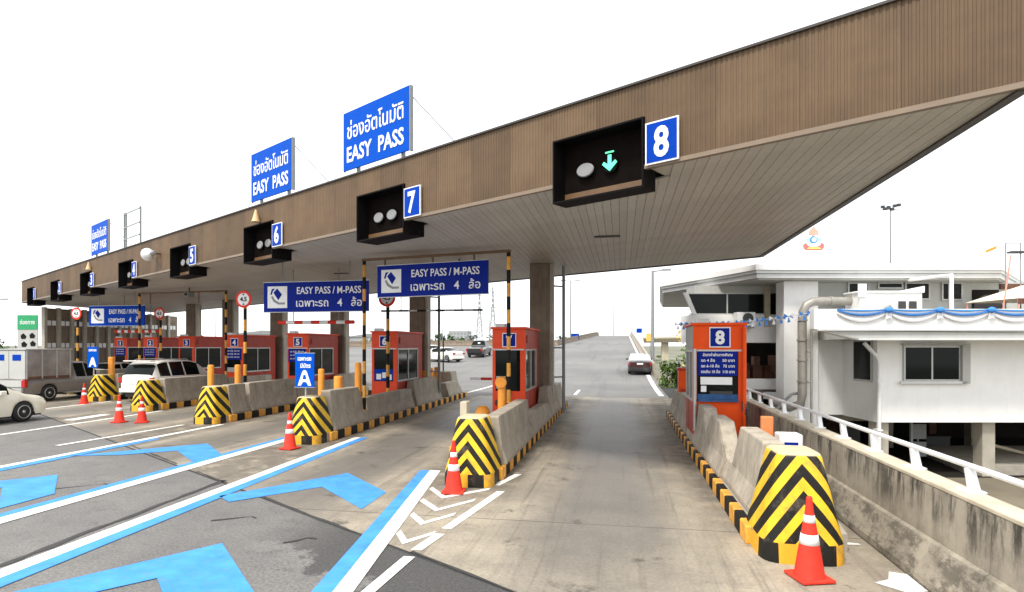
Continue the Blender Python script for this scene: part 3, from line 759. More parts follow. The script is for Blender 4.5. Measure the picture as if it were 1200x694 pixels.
# horn loudspeaker and small lamps on the fascia
o = thing('horn_loudspeaker', 'white horn loudspeaker on the fascia between boxes 4 and 5', 'loudspeaker', cw(-25.1, -.30, 5.98), CA); o.scale = (.72, .72, .72)
m = MB(); m.lathe([(.34, 0), (.30, .03), (.16, .35), (.09, .62)], 20, axis='x'); m.build('horn', K['white'], o, (-.5, 0, 0), .0)
m = MB(); m.lathe([(.12, 0), (.12, .28), (.08, .32)], 14, axis='x'); m.build('driver', K['steelgrey'], o, (.12, 0, 0))
m = MB(); m.box(.15, .0, -.03, .2, .41, .03); m.build('bracket', K['steeldark'], o)
for x, lb in ((-17.1, 'tan cone shaped beacon on the fascia above signal box 6'), (-33.9, 'small pale beacon on the fascia above signal box 3')):
    o = thing('fascia_beacon', lb, 'beacon', cw(x, -.13, 6.12), CA, 'beacons on the fascia')
    m = MB(); m.lathe([(.13, 0), (.11, .05), (.035, .32), (.015, .36)], 14); m.build('beacon_cone', K['tan'], o)
    m = MB(); m.box(-.03, .0, .05, .03, .12, .1); m.build('bracket', K['steeldark'], o)

# ================================================================== GANTRIES, OVERHEAD SIGNS, POLES
def striped(mb, x, y, z0, z1, r=.055, seg=.36):
    z = z0; k = 0
    while z < z1 - 1e-4:
        t = min(z + seg, z1); mb.tube([(x, y, z), (x, y, t)], r, 10, k % 2, cap=(t >= z1)); z = t; k += 1
YB = [K['kerbyellow'], K['black']]
def gantry(a, b, lb):
    c = ((a[0] + b[0]) / 2, (a[1] + b[1]) / 2); L = math.hypot(b[0] - a[0], b[1] - a[1]); rz = math.atan2(b[1] - a[1], b[0] - a[0])
    o = thing('sign_gantry', lb, 'gantry', (c[0], c[1], .225), rz, 'striped sign gantries under the canopy')
    for sx in (-L / 2, L / 2): m = MB(); striped(m, sx, 0, 0, 4.80); m.build('striped_pole', YB, o)
    m = MB(); m.box(-L / 2 - .06, -.04, 4.80, L / 2 + .06, .04, 4.87); m.build('cross_bar', K['brownsteel'], o)
    return o, L
g7, L7 = gantry((-7.57, 16.8), (-3.0, 15.9), 'striped yellow and black gantry carrying the lane 7 sign')
g4, L4 = gantry((-23.3, 25.6), (-18.2, 25.1), 'striped gantry with bare crossbar between booths 3 and 4')
for x in (-1.6, .0, 1.3): m = MB(); m.box(x - .02, -.02, 4.58, x + .02, .02, 4.799); m.build('hanger', K['brownsteel'], g7)
for x in (-1.9, 1.0): m = MB(); m.box(x - .02, -.02, 4.3, x + .02, .02, 4.799); m.build('hanger', K['brownsteel'], g4)
def lane_sign(x0, y0, x1, y1, zb, zt, lb, hang=True):
    cx, cy = (x0 + x1) / 2, (y0 + y1) / 2; L = math.hypot(x1 - x0, y1 - y0); h = zt - zb
    o = thing('lane_sign', lb, 'sign', (cx, cy, zb), math.atan2(y1 - y0, x1 - x0), 'blue card pictogram signs hung over the lanes')
    m = MB(); m.box(-L / 2, -.03, 0, L / 2, .03, h); p = m.build('sign_panel', K['deepblue'] if cx > -15 else K['blue'], o)
    m = MB(); m.box(-L / 2 - .02, -.035, -.02, L / 2 + .02, .025, -.001); m.box(-L / 2 - .02, -.035, h + .001, L / 2 + .02, .025, h + .02)
    m.build('frame', K['alu'], p)
    # pictogram of a hand holding a card
    x = -L / 2 + .07 + h * .08; q = h * .74
    m = MB(); m.box(x, -.036, h * .13, x + q, -.0305, h * .13 + q); pic = m.build('pictogram', K['white'], o)
    def P(pts, mat, nm, y=-.042):
        m = MB(); m.prismy([(x + a * q, h * .13 + b * q) for a, b in pts], y, -.0365); m.build(nm, K[mat], pic)
    P([(.30, .72), (.55, .36), (.74, .62), (.50, .90)], 'deepblue', 'card')
    P([(.14, .62), (.22, .88), (.38, .90), (.28, .78), (.22, .62)], 'deepblue', 'hand', -.041)
    P([(.18, .52), (.30, .30), (.55, .16), (.88, .16), (.9, .26), (.6, .26), (.38, .38), (.26, .56)], 'steelgrey', 'arm', -.041)
    xa = x + q + .12; wv = L / 2 - .12 - xa
    text('lettering', 'EASY PASS / M-PASS', h * .23, K['white'], p, (xa + wv * .52, -.032, h * .60), width=wv * .86, bold=.012)
    text('thai_lettering', 'เฉพาะรถ   4   ล้อ', h * .25, K['white'], p, (xa + wv * .52, -.032, h * .17), width=wv * .88, bold=.01)
    if hang:
        for sx in (-L * .32, L * .32): m = MB(); m.box(sx - .015, -.015, h + .02, sx + .015, .015, ZB - zb + .0); m.build('hanger_rod', K['steelgrey'], o)
    return o
lane_sign(-7.06, 16.62, -3.57, 15.92, 3.92, 4.83, 'dark blue card pictogram sign hung on the striped gantry left of booth 7', False)
lane_sign(-11.8, 18.25, -8.02, 18.15, 3.62, 4.60, 'dark blue card pictogram sign above the red and white height bar near booth 5')
lane_sign(-27.2, 26.6, -23.9, 26.6, 3.52, 4.54, 'distant blue card pictogram sign in front of the louvred wall')
# height limit poles
for (x, y, lb) in ((-8.0, 19.7, 'striped pole with height limit disc standing right before booth 6'), (-13.3, 19.4, 'striped pole with the largest looking red ringed disc, near booth 4'),
                   (-23.5, 27.2, 'striped pole with a height limit disc right of the distant blue sign'), (-27.7, 26.4, 'striped pole with a height limit disc left of the distant blue sign')):
    o = thing('height_limit_pole', lb, 'sign pole', (x, y, .225), 0, 'height limit poles on the islands')
    m = MB(); striped(m, 0, 0, 0, 4.25, .06, .40); m.build('striped_pole', YB[::-1], o)
    m = MB(); m.lathe([(.31, -.02), (.31, .0)], 32, axis='y'); d = m.build('disc', K['red'], o, (0, -.075, 3.93))
    m = MB(); m.lathe([(.225, -.006), (.225, .0)], 32, axis='y'); m.build('disc_face', K['white'], d, (0, -.021, 0))
    text('height_figure', '4.5', .15, K['black'], d, (0, -.028, -.07), width=.26, bold=.03)
    m = MB(); m.prismy([(-.05, .2), (0, .13), (.05, .2)], -.032, -.0275); m.prismy([(-.05, -.2), (.05, -.2), (0, -.13)], -.032, -.0275); m.build('arrows', K['black'], d)
# height limit bars
def height_bar(x0, x1, y, z, lb, r=.05, red=True, n=9):
    o = thing('height_limit_bar', lb, 'bar', ((x0 + x1) / 2, y, z), 0, 'height limit bars over the lanes'); L = x1 - x0
    m = MB()
    for k in range(n): m.tube([(-L / 2 + k * L / n, 0, 0), (-L / 2 + (k + 1) * L / n, 0, 0)], r, 10, k % 2, cap=k in (0, n - 1))
    m.build('striped_bar', [K['red'], K['white']] if red else [K['black'], K['alu']], o)
    for sx in (-L * .3, L * .3): m = MB(); m.box(sx - .012, -.012, r * .9, sx + .012, .012, (ZB if y < 27 else ZB) - z); m.build('hanger_rod', K['steelgrey'], o)
height_bar(-12.35, -9.4, 20, 3.34, 'red and white height bar hanging below the lane 6 sign', .07)
height_bar(-7.95, -4.45, 19.0, 3.66, 'thin dark striped height bar hanging in lane 7', .035, False, 11)
height_bar(-26.6, -23.9, 27.6, 3.25, 'distant red and white height bar under the far blue sign', .09, n=13)
# boom in lane 7
o = thing('boom_barrier', 'low red and white boom arm left of booth 7', 'boom barrier', (-3.62, 21.6, .225))
m = MB(); m.box(-.14, -.16, 0, .14, .16, .95); m.build('boom_post', K['orange'], o, bevel=.02)
m = MB()
for k in range(4): m.box(-.2 - (k + 1) * .42, -.2, 1.0, -.2 - k * .42, -.17, 1.1, k % 2)
m.build('boom_arm', [K['red'], K['white']], o)
# small things hung under the canopy
for (x, y, lb) in ((-5.1, 18.5, 'small camera hung under the soffit behind the lane 7 sign'), (-20.3, 25.3, 'dark camera hung under the soffit beside the bare gantry')):
    o = thing('soffit_camera', lb, 'camera', (x, y, ZB - .45), 0, 'cameras under the soffit')
    m = MB(); m.box(-.12, -.22, 0, .12, .22, .22); m.build('camera_body', K['steelgrey'], o, bevel=.02)
    m = MB(); m.lathe([(.07, -.26), (.07, -.2)], 12, (0, 0, .11), axis='y'); m.build('lens', K['darkglass'], o)
    m = MB(); m.tube([(0, 0, .21), (0, 0, .46)], .03, 8); m.build('mount', K['steeldark'], o)
# small blue sign with the car on the nose of island 6
o = thing('car_sign', 'small blue sign with a white car pictogram on the striped nose', 'sign', (-7.98, 14.1, 1.14), 0); o.scale = (.94, .94, .92)
m = MB(); m.tube([(0, .06, 0), (0, .06, 1.3)], .025, 8); m.build('sign_post', K['alu'], o)
m = MB(); m.box(-.28, 0, .32, .28, .025, 1.26); p = m.build('sign_panel', K['roofblue'], o)
m = MB(); m.box(-.30, -.003, .305, .30, .022, .3195); m.box(-.30, -.003, 1.2605, .30, .022, 1.275); m.build('edge_frame', K['alu'], p)
text('thai_lettering', 'เฉพาะรถ', .11, K['white'], p, (0, -.002, 1.06), width=.40, bold=.03)
text('thai_lettering', 'มีบัตร', .11, K['white'], p, (.03, -.002, .86), width=.30, bold=.03)
m = MB(); m.prismy([(-.2, .36), (-.11, .36), (-.05, .46), (.05, .46), (.11, .36), (.2, .36), (.07, .74), (.03, .79), (-.03, .79), (-.07, .74)], -.008, -.0005); pc = m.build('car_pictogram', K['white'], p)
m = MB(); m.prismy([(-.055, .54), (.055, .54), (.03, .66), (-.03, .66)], -.012, -.0085); m.build('pictogram_window', K['roofblue'], pc)
o = thing('car_sign', 'distant small blue sign with a white car pictogram beside the covered pickup', 'sign', (-23.45, 23.1, 1.18), 0)
m = MB(); m.box(-.28, 0, .32, .28, .025, 1.26); p = m.build('sign_panel', K['roofblue'], o)
m = MB(); m.tube([(0, .06, 0), (0, .06, 1.3)], .025, 8); m.build('sign_post', K['alu'], o)
text('thai_lettering', 'เฉพาะรถ', .11, K['white'], p, (0, -.002, 1.06), width=.40, bold=.03)
m = MB(); m.prismy([(-.2, .36), (-.11, .36), (-.05, .46), (.05, .46), (.11, .36), (.2, .36), (.07, .74), (.03, .79), (-.03, .79), (-.07, .74)], -.008, -.0005); m.build('car_pictogram', K['white'], p)

# ================================================================== TOLL BOOTHS
def booth(i, x, y, wd, lb, front, side, H=2.74):
    o = thing('toll_booth', lb, 'toll booth', (x, y, .225), 0, 'orange red toll booths'); D = 2.75 if i < 8 else 1.6; h = wd / 2
    zl, zh = .98, 2.17
    m = MB(); m.box(-h, 0, 0, h, .05, zl); m.build('front_panel', K[front], o)
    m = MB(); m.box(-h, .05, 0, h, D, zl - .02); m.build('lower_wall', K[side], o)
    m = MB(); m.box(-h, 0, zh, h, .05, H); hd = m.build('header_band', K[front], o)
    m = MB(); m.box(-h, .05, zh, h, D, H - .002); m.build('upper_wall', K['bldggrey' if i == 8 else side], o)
    m = MB(); m.box(-h - .05, -.06, H, h + .05, D + .06, H + .06); m.build('roof_cap', K[front if i == 8 else 'boothred'], o, bevel=.012)
    for sx in (-1, 1):
        a = sx * h; pw_ = .085 if sx < 0 else .14
        xx = sorted((a, a - sx * pw_))
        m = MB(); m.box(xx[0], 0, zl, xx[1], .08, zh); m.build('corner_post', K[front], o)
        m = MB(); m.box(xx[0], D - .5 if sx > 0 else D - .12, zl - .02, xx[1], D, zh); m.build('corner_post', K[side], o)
    # glazing
    m = MB(); m.box(-h + .085, .035, zl, h - .14, .045, zh); fw = m.build('front_window', K['darkglass'], o)
    for sx in (-1, 1):
        a = sx * (h - .02); y1 = D - (.5 if sx > 0 else .12)
        m = MB(); m.box(min(a, a - sx * .01), .08, zl - .02, max(a, a - sx * .01), y1, zh); sw = m.build('side_window', K['darkglass'], o)
        m = MB(); b0, b1 = sorted((a + sx * .001, a + sx * .032))
        for yy in (.08, .08 + (y1 - .08) * .5 - .02, y1 - .05): m.box(b0, yy, zl, b1, yy + .045, zh - .001)
        m.box(b0 - .001, .081, zl - .019, b1 + .001, y1 - .001, zl + .04); m.box(b0 - .001, .081, zh - .045, b1 + .001, y1 - .001, zh - .002)
        m.build('window_frame', K['alu'], sw)
    m = MB(); m.box(-h + .02, -.012, zh - .03, h - .02, -.001, zh + .01); m.build('drip_rail', K['alu'], o)
    m = MB()
    for yy in (.9, 1.75):
        if yy < D - .3:
            for sx in (-1, 1): a, b = sorted((sx * (h + .0005), sx * (h + .004))); m.box(a, yy, .02, b, yy + .012, zl - .06)
    m.build('panel_seam', K['black'], o)
    m = MB(); m.box(h + .001, .25, zh + .18, h + .03, .75, zh + .40); m.build('side_vent', K['boothside'], o)
    m = MB(); m.box(-h + .1, -.02, H + .062, -h + .35, .3, H + .16); m.build('roof_box', K['alu'], o)
    m = MB(); m.box(-h + .001, -.012, .0, h - .001, -.001, .10); m.build('kick_plate', K['steelgrey'], o)
    # number plate
    s = .40 if i < 8 else .47
    q = thing_plate = None
    px = .02
    m = MB(); m.box(px - s / 2, -.028, zh + .06, px + s / 2, -.001, zh + .06 + s); pl = m.build('number_plate', K['white'], o)
    m = MB(); m.box(px - s / 2 + .025, -.034, zh + .085, px + s / 2 - .025, -.0285, zh + .035 + s); m.build('plate_face', K['deepblue'], pl)
    text('number', str(i), s * .62, K['white'], pl, (px, -.035, zh + .06 + s * .19), width=s * (.44 if i != 1 else .2), bold=.04)
    return o, h, zl, zh
for i, x, y, wd, lb in ((7, -3.14, 16.65, .94, 'orange red toll booth numbered 7, alone with road on both sides'), (6, -8.42, 20.4, .96, 'orange red toll booth numbered 6 behind a striped pole'), (5, -13.62, 23.5, .96, 'orange red toll booth numbered 5 behind the blue car sign'),
                        (4, -18.62, 26.3, .98, 'orange red toll booth numbered 4 with a red lower front'), (3, -23.85, 29.5, .98, 'red toll booth numbered 3 beyond the white suv'), (2, -28.9, 32.6, .98, 'red toll booth numbered 2 behind the white suv roof'), (1, -34.0, 35.7, .98, 'red toll booth numbered 1, last of the row')):
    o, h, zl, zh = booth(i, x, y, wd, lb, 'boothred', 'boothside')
    if i in (1, 2, 4, 5):      # tariff board across the upper front window
        m = MB(); m.box(-h + .06, -.03, 1.58, h - .1, -.005, 2.12); bd = m.build('tariff_board', K['deepblue'], o)
        for k in range(3): text('tariff_lettering', 'รถ 4 ล้อ  50 บาท', .07, K['white'], bd, (-.02, -.031, 1.98 - k * .15), width=h * 1.3, bold=.01)
    if i == 6:
        m = MB(); m.box(-h + .1, .01, 1.0, h - .16, .03, 1.42); m.build('desk_notices', K['blue'], o)
        for a, b, z in ((-.3, -.12, 1.05), (-.08, .06, 1.1), (.1, .28, 1.03)): m = MB(); m.box(a, -.004, z, b, .008, z + .2); m.build('notice', K['white'], o)
    if i == 7:
        for k in range(5):
            m = MB(); m.tube([(-.38, -.05, .62 + k * .02), (-.30 + .1 * k, -.12, .55 + .1 * k), (-.12 + .03 * k, -.05, .95 + k * .03)], .018, 6); m.build('cable', K['steeldark'], o)
        m = MB(); m.box(-.36, .005, 1.05, -.1, .03, 1.4); m.build('notice', K['bldggrey'], o)
    if i == 4: m = MB(); m.box(-h + .05, -.03, .98, h - .12, -.002, 1.2); m.build('counter_sill', K['alu'], o)
o, h, zl, zh = booth(8, 2.22, 14.45, 1.14, 'bright orange toll booth numbered 8 with a blue tariff board', 'boothorange', 'boothside')
m = MB(); m.box(-h + .11, -.035, 1.58, h - .17, -.004, 2.135); bd = m.build('tariff_board', K['deepblue'], o)
for k, s in enumerate(('อัตราค่าผ่านทางพิเศษ', 'รถ 4 ล้อ      50 บาท', 'รถ 6-10 ล้อ   75 บาท', 'รถเกิน 10 ล้อ  110 บาท')):
    text('tariff_lettering', s, .062, K['white'], bd, (-.03, -.036, 2.03 - k * .13), width=.66 if k == 0 else .74, bold=.02)
m = MB(); m.box(-h + .16, -.03, 1.37, h - .28, -.004, 1.545); m.build('white_strip', K['white'], o)
m = MB(); m.box(-h + .1, -.10, zl, h - .15, -.002, zl + .05); m.box(-h + .1, -.02, zl + .051, h - .15, -.003, zl + .17); m.build('counter', K['deskblue'], o)
m = MB(); m.box(-.2, -.03, zl + .172, .3, -.004, zl + .24); m.build('counter_equipment', K['steeldark'], o)
m = MB(); m.box(-.4, -.02, 1.2, -.28, -.003, 1.34); m.build('notice', K['white'], o)
m = MB(); m.tube([(h - .02, -.06, 0), (h - .02, -.06, 2.7)], .045, 10); m.build('orange_post', K['boothorange'], o)
m = MB(); m.tube([(-h + .03, -.05, .3), (-h + .03, -.05, 2.2)], .04, 10); m.build('grey_conduit', K['alu'], o)
for k in range(4): m = MB(); m.tube([(h - .08, -.06, .98 - k * .05), (h + .04, -.12, .9 - k * .08), (h + .02, -.05, .6 - k * .1)], .018, 6); m.build('cable', K['steeldark'], o)
o = thing('orange_cabinet', 'orange red cabinet just past booth 8 by the bush', 'cabinet', (2.15, 19.6, .225))
m = MB(); m.box(-.35, 0, 0, .35, .5, 1.5); m.build('cabinet_body', K['boothorange'], o, bevel=.02)
m = MB(); m.box(-.40, -.05, 1.5, .40, .55, 1.56); m.build('cabinet_top', K['boothside'], o)
m = MB(); m.box(-.3, -.012, .3, .3, -.001, .9); m.build('cabinet_door', K['boothside'], o)

# ================================================================== PARAPET WALL AND RAILING
wl = thing('parapet_wall', 'long weathered concrete parapet wall with black streaks at the road edge', 'wall', (3.2, 9, 0)); wl['kind'] = 'thing'
def wall_x(y): return 3.22 + .0 * y
m = MB(); y0, y1 = -2, 34; L = 1.0
P = [(3.06, 0), (3.06, .10), (3.19, .44), (3.23, .46), (3.25, 1.0), (3.50, 1.0), (3.50, -1.55), (3.06, -1.55)]
n = 18
for k in range(n):
    a, b = y0 + (y1 - y0) * k / n + .004, y0 + (y1 - y0) * (k + 1) / n - .004
    mm = MB(); mm.prismy([(x - 3.2, z) for x, z in P][::-1], a - 9, b - 9); mm.build('wall_segment', K['wallconc'], wl)
m = MB(); m.box(.045, y0 - 9, 1.002, .31, y1 - 9, 1.05); m.build('coping', K['coping'], wl, bevel=.012)
o = thing('guard_railing', 'white steel railing with slanted posts on top of the parapet wall', 'railing', (3.36, 9, 1.05))
m = MB(); m.tube([(.10, y0 - 9, .235), (.10, 16, .235)], .031, 12); m.build('top_rail', K['rail'], o)
for k in range(22):
    y = .06 - 9.4 + k * 1.17
    m = MB(); m.prismx([(y - .06, .012), (y + .05, .012), (y + .11, .21), (y + .04, .21)], .06, .13); m.box(-.02, y - .11, 0, .16, y + .11, .014); m.build('post', K['rail'], o)
# ramp barriers
def barrier_run(pts, lb, h=.85, t=.22):
    m = MB(); vs = []
    for i, (x, y) in enumerate(pts):
        a = pts[max(i - 1, 0)]; b = pts[min(i + 1, len(pts) - 1)]; dx, dy = b[0] - a[0], b[1] - a[1]; l = math.hypot(dx, dy); nx, ny = -dy / l * t / 2, dx / l * t / 2
        z = road_z(y)
        for s, zz in ((1.9, -.6), (1.9, .12), (1, .4), (.8, h), (-.8, h), (-1, .4), (-1.9, .12), (-1.9, -.6)): vs.append((x + nx * s, y + ny * s, z + zz))
    n = len(pts); fs = [(i * 8 + k, i * 8 + k + 1, i * 8 + 9 + k, i * 8 + 8 + k) for i in range(n - 1) for k in range(7)]
    m.add(vs, fs); m.add(vs[:8], [tuple(range(8))]); m.add(vs[-8:], [tuple(range(8))])
    o = m.build('road_barrier', K['concrete'] if pts[0][0] > 0 else K['column']); tag(o, lb, 'barrier'); return o
barrier_run([(2.35, 45 + k * 4) for k in range(29)], 'concrete barrier along the rising road past booth 8')
barrier_run([(left_edge(y) if y != 90 else -9.5, y) for y in (74, 78, 82, 86, 88, 90, 94, 98, 104, 110, 116, 122, 128, 134, 138, 142, 148)], 'long concrete barrier curving up along the far side of the rising road')

# ================================================================== VEHICLES (length along local y, rear at 0)
def interp(P, y):
    if y <= P[0][0]: return P[0][1]
    for (a, va), (b, vb) in zip(P, P[1:]):
        if y <= b: t = (y - a) / (b - a); return va + (vb - va) * t
    return P[-1][1]
def smooth(P, y, d=.07): return sum(interp(P, y + k * d) for k in (-2, -1, 0, 1, 2)) / 5
def wheel(root, x, y, r, wd=.22, spokes=5):
    o = bpy.data.objects.new('wheel', None)
    s = 1 if x > 0 else -1
    m = MB(); m.lathe([(r * .66, -wd / 2), (r * .93, -wd / 2), (r, -wd * .32), (r, wd * .32), (r * .93, wd / 2), (r * .66, wd / 2)], 30, axis='x')
    wobj = m.build('wheel', K['rubber'], root, (x, y, r))
    m = MB(); m.lathe([(r * .66, s * wd * .47), (r * .66, s * wd * .1), (r * .62, s * wd * .1), (.02, s * wd * .08)], 30, axis='x'); m.build('wheel_well', K['steeldark'], wobj)
    m = MB()
    m.lathe([(r * .67, s * wd * .30), (r * .67, s * wd * .52), (r * .60, s * wd * .52), (r * .60, s * wd * .30)], 30, axis='x')
    for k in range(spokes):
        a = 2 * math.pi * k / spokes + .3; c, sn = math.cos(a), math.sin(a); q = r * .075
        v = []
        for rr, qq in ((r * .08, q * 1.3), (r * .63, q)):
            for du, xx in ((-qq, .30), (qq, .30), (qq, .47), (-qq, .47)):
                v.append((s * wd * xx, rr * c - du * sn, rr * sn + du * c))
        m.add(v, [(0, 1, 5, 4), (1, 2, 6, 5), (2, 3, 7, 6), (3, 0, 4, 7), (0, 1, 2, 3), (4, 5, 6, 7)])
    m.lathe([(r * .17, s * wd * .3), (r * .17, s * wd * .5), (r * .05, s * wd * .52)], 14, axis='x')
    m.build('rim', K['rim'], wobj)
    return wobj
def car(root, L, hw, belt, roof, lo, wheels, wr, paint, side_glass, wind, rear, N=72, lowdark=True):
    """belt / roof: height profiles along y; side_glass: y ranges; wind / rear: y ranges of the two screens"""
    rows = []
    ys = [L * k / N for k in range(N + 1)]
    for w_ in wheels: ys += [w_ - wr * 1.13, w_ + wr * 1.13, w_ - wr * .95, w_ + wr * .95]
    for a, b in list(side_glass) + [wind] + ([rear] if rear else []): ys += [a, b]
    ys = sorted(set(round(y, 4) for y in ys if 0 <= y <= L))
    for y in ys:
        e = min(y, L - y); wf = 1 - .20 * max(0, 1 - e / .45) ** 2.2
        zb = smooth(belt, y); zr = max(smooth(roof, y), zb + .02)
        z0 = lo + .14 * max(0, 1 - e / .25) ** 2
        for w_ in wheels:
            q = wr * 1.13
            if abs(y - w_) < q: z0 = max(z0, wr * .98 + math.sqrt(max(q * q - (y - w_) ** 2, 0)) * .98)
        hwb = hw * wf; th = (zr - zb)
        zmid = max(zb - .22, z0 + .02); zs = max(min(lo + .18, zmid - .02), z0 + .01)
        wr_ = hwb * .955 - th * .30
        rows.append([(hwb * .93, z0), (hwb * .975, zs), (hwb, zmid), (hwb * .965, zb), (wr_ if th > .1 else hwb * .9, zr - min(.07, th * .3)), (wr_ * .86 if th > .1 else hwb * .72, zr), (0, zr + .015 + .02 * (th < .1))])
    n = 7; vs = []
    for y, r in zip(ys, rows):
        vs += [(x, y, z) for x, z in r] + [(-x, y, z) for x, z in r[:-1][::-1]]
    M_ = 2 * n - 1; body = MB(); G = {}
    inr = lambda y, rg: rg and rg[0] - 1e-4 <= y <= rg[1] + 1e-4
    body.v = list(vs)
    for i in range(len(ys) - 1):
        ym = (ys[i] + ys[i + 1]) / 2
        for k in range(M_ - 1):
            f = (i * M_ + k, i * M_ + k + 1, (i + 1) * M_ + k + 1, (i + 1) * M_ + k); kk = min(k, M_ - 2 - k); g = None
            if kk == 3:
                for a, b in side_glass:
                    if a < ym < b: g = 'side_window'
                if wind[0] < ym < wind[1] and not g and (ym - wind[0]) / (wind[1] - wind[0]) > .25: g = None
            if kk in (4, 5):
                if wind[0] < ym < wind[1]: g = 'windscreen' if kk == 5 or True else None
                if rear and rear[0] < ym < rear[1]: g = 'rear_window'
            if g: G.setdefault((g, k > 5 if g == 'side_window' else 0), []).append(f)
            else: body.f.append(f); body.m.append(0); body.sm.add(len(body.f) - 1)
    for e, rev in ((0, 1), (len(ys) - 1, 0)):
        r = list(range(e * M_, e * M_ + M_)); body.f.append(tuple(r[::-1] if rev else r)); body.m.append(0)
    bo = body.build('body', K[paint], root)
    for (g, s), fs in G.items():
        m = MB(); used = sorted({i for f in fs for i in f}); ix = {u: j for j, u in enumerate(used)}
        m.add([vs[u] for u in used], [tuple(ix[i] for i in f) for f in fs], 0, True); m.build(g, K['darkglass'], root)
    m = MB(); y0, y1 = .2, L - .2; m.box(-hw * .78, y0, lo * .7, hw * .78, y1, lo + .35); m.build('underbody', K['steeldark'], root)
    for w_ in wheels:
        for s in (-1, 1): wheel(root, s * (hw - .12), w_, wr)
    return bo
def lamp(root, name, mat, x0, y0, z0, x1, y1, z1):
    m = MB(); m.box(x0, y0, z0, x1, y1, z1); return m.build(name, K[mat], root, bevel=.015)

# cream white saloon, nose towards the booths
o = thing('white_saloon', 'cream white saloon car whose front wheel and bonnet show at the picture edge', 'car', (-20.10, 12.75, .006))
car(o, 4.55, .88, [(0, .82), (.1, .93), (.9, 1.0), (3.0, .93), (3.6, .90), (4.2, .80), (4.42, .68), (4.55, .5)], [(0, .82), (.9, 1.02), (1.6, 1.40), (2.3, 1.46), (2.9, 1.36), (3.65, .93), (4.55, .5)], .22, (.95, 3.62), .325, 'carcream',
    [(1.1, 1.95), (2.05, 3.15)], (2.85, 3.55), (.95, 1.6))
for s in (-1, 1): lamp(o, 'headlight', 'lamp', s * .52 - .18, 4.18, .62, s * .52 + .18, 4.40, .72); lamp(o, 'tail_light', 'tail', s * .6 - .15, -.0, .7, s * .6 + .15, .08, .84)
for y in (1.9, 3.0): m = MB(); m.box(.862, y - .3, .80, .885, y - .12, .825); m.build('door_handle', K['carcream'], o)
m = MB(); m.box(.84, 2.75, .92, 1.02, 2.95, 1.06); m.build('mirror', K['carcream'], o, bevel=.03)
# silver pickup with a box canopy
o = thing('covered_pickup', 'silver grey pickup truck with a tall box canopy over its bed', 'pickup truck', (-26.12, 21.52, .006))
car(o, 5.2, .88, [(0, 1.0), (.05, 1.02), (2.2, 1.03), (3.8, 1.02), (4.1, 1.0), (4.9, .92), (5.1, .8), (5.2, .6)], [(0, 1.0), (2.22, 1.03), (2.3, 1.66), (2.5, 1.74), (3.2, 1.74), (4.05, 1.05), (5.2, .6)], .36, (1.15, 4.2), .37, 'carsilver',
    [(2.5, 3.0), (3.06, 3.75)], (3.3, 4.0), None)
for (a, b, c_, d, nm, mt) in ((-.84, .03, .84, .06, 'rear_door', 'white'),):
    m = MB(); m.box(a, b, 1.03, -.012, d, 2.28); m.build('rear_door', K['bldggrey'], o, bevel=.008); m = MB(); m.box(.012, b, 1.03, c_, d, 2.28); m.build('rear_door', K['bldggrey'], o, bevel=.008)  # doors paler than the body: light on the rear put into the colour
for x in (-.45, .42): m = MB(); m.box(x - .22, .018, 1.84, x + .22, .029, 2.10); m.build('blue_sticker', K['blue'], o)
m = MB(); m.box(-.86, .061, 1.03, .86, 2.2, 2.29); m.build('canopy_box', K['canvas'], o)
m = MB(); m.box(-.90, .0, 2.291, .90, 2.26, 2.35); m.build('canopy_roof', K['alu'], o, bevel=.015)
for y in (.06, .75, 1.45, 2.12):
    for s in (-1, 1): m = MB(); a, b = sorted((s * .861, s * .885)); m.box(a, y, 1.03, b, y + .06, 2.29); m.build('canopy_rib', K['alu'], o)
m = MB(); m.box(.861, .1, 1.035, .879, 2.15, 1.13); m.build('canopy_sill', K['crate'], o)
m = MB(); m.box(-.8, -.10, .46, .8, .0, .64); m.build('rear_bumper', K['alu'], o, bevel=.02)
m = MB(); m.box(-.7, -.02, .7, .7, -.001, .98); m.build('tailgate', K['bldggrey'], o, bevel=.008)  # paler grey too, painting the light on the rear face
for s in (-1, 1): lamp(o, 'tail_light', 'tail', s * .79 - .09, -.025, .68, s * .79 + .10, .12, 1.0)
m = MB(); m.box(.84, 3.55, 1.05, 1.06, 3.7, 1.25); m.build('mirror', K['carsilver'], o, bevel=.03)
m = MB(); m.box(-.86, 1.9, .30, .94, 3.2, .36); m.build('side_step', K['alu'], o)
# white suv
o = thing('white_suv', 'large white suv with dark rear window waiting beyond the pair of cones', 'suv', (-21.05, 22.9, .006))
car(o, 4.8, .92, [(0, .95), (.08, 1.12), (3.5, 1.10), (4.3, 1.02), (4.7, .85), (4.8, .7)], [(0, .95), (.08, 1.14), (.35, 1.72), (.8, 1.80), (2.4, 1.82), (3.0, 1.70), (3.75, 1.12), (4.8, .7)], .3, (.9, 3.75), .37, 'carwhite',
    [(.42, 1.05), (1.15, 1.95), (2.03, 2.95)], (2.95, 3.65), (.1, .36))
for s in (-1, 1): lamp(o, 'tail_light', 'tail', s * .78 - .09, -.01, .84, s * .78 + .10, .1, 1.08); 
for s in (-1, 1): m = MB(); m.tube([(s * .62, .6, 1.82), (s * .62, .75, 1.87), (s * .62, 2.3, 1.88), (s * .62, 2.45, 1.82)], .018, 6); m.build('roof_rail', K['alu'], o)
m = MB(); m.box(-.26, -.02, .78, .26, -.003, .9); m.build('number_plate', K['white'], o)
m = MB(); m.box(-.7, .06, 1.78, .7, .38, 1.83); m.build('rear_spoiler', K['carwhite'], o, bevel=.02)
m = MB(); m.box(-.8, -.06, .42, .8, .02, .6); m.build('rear_bumper', K['carwhite'], o, bevel=.03)
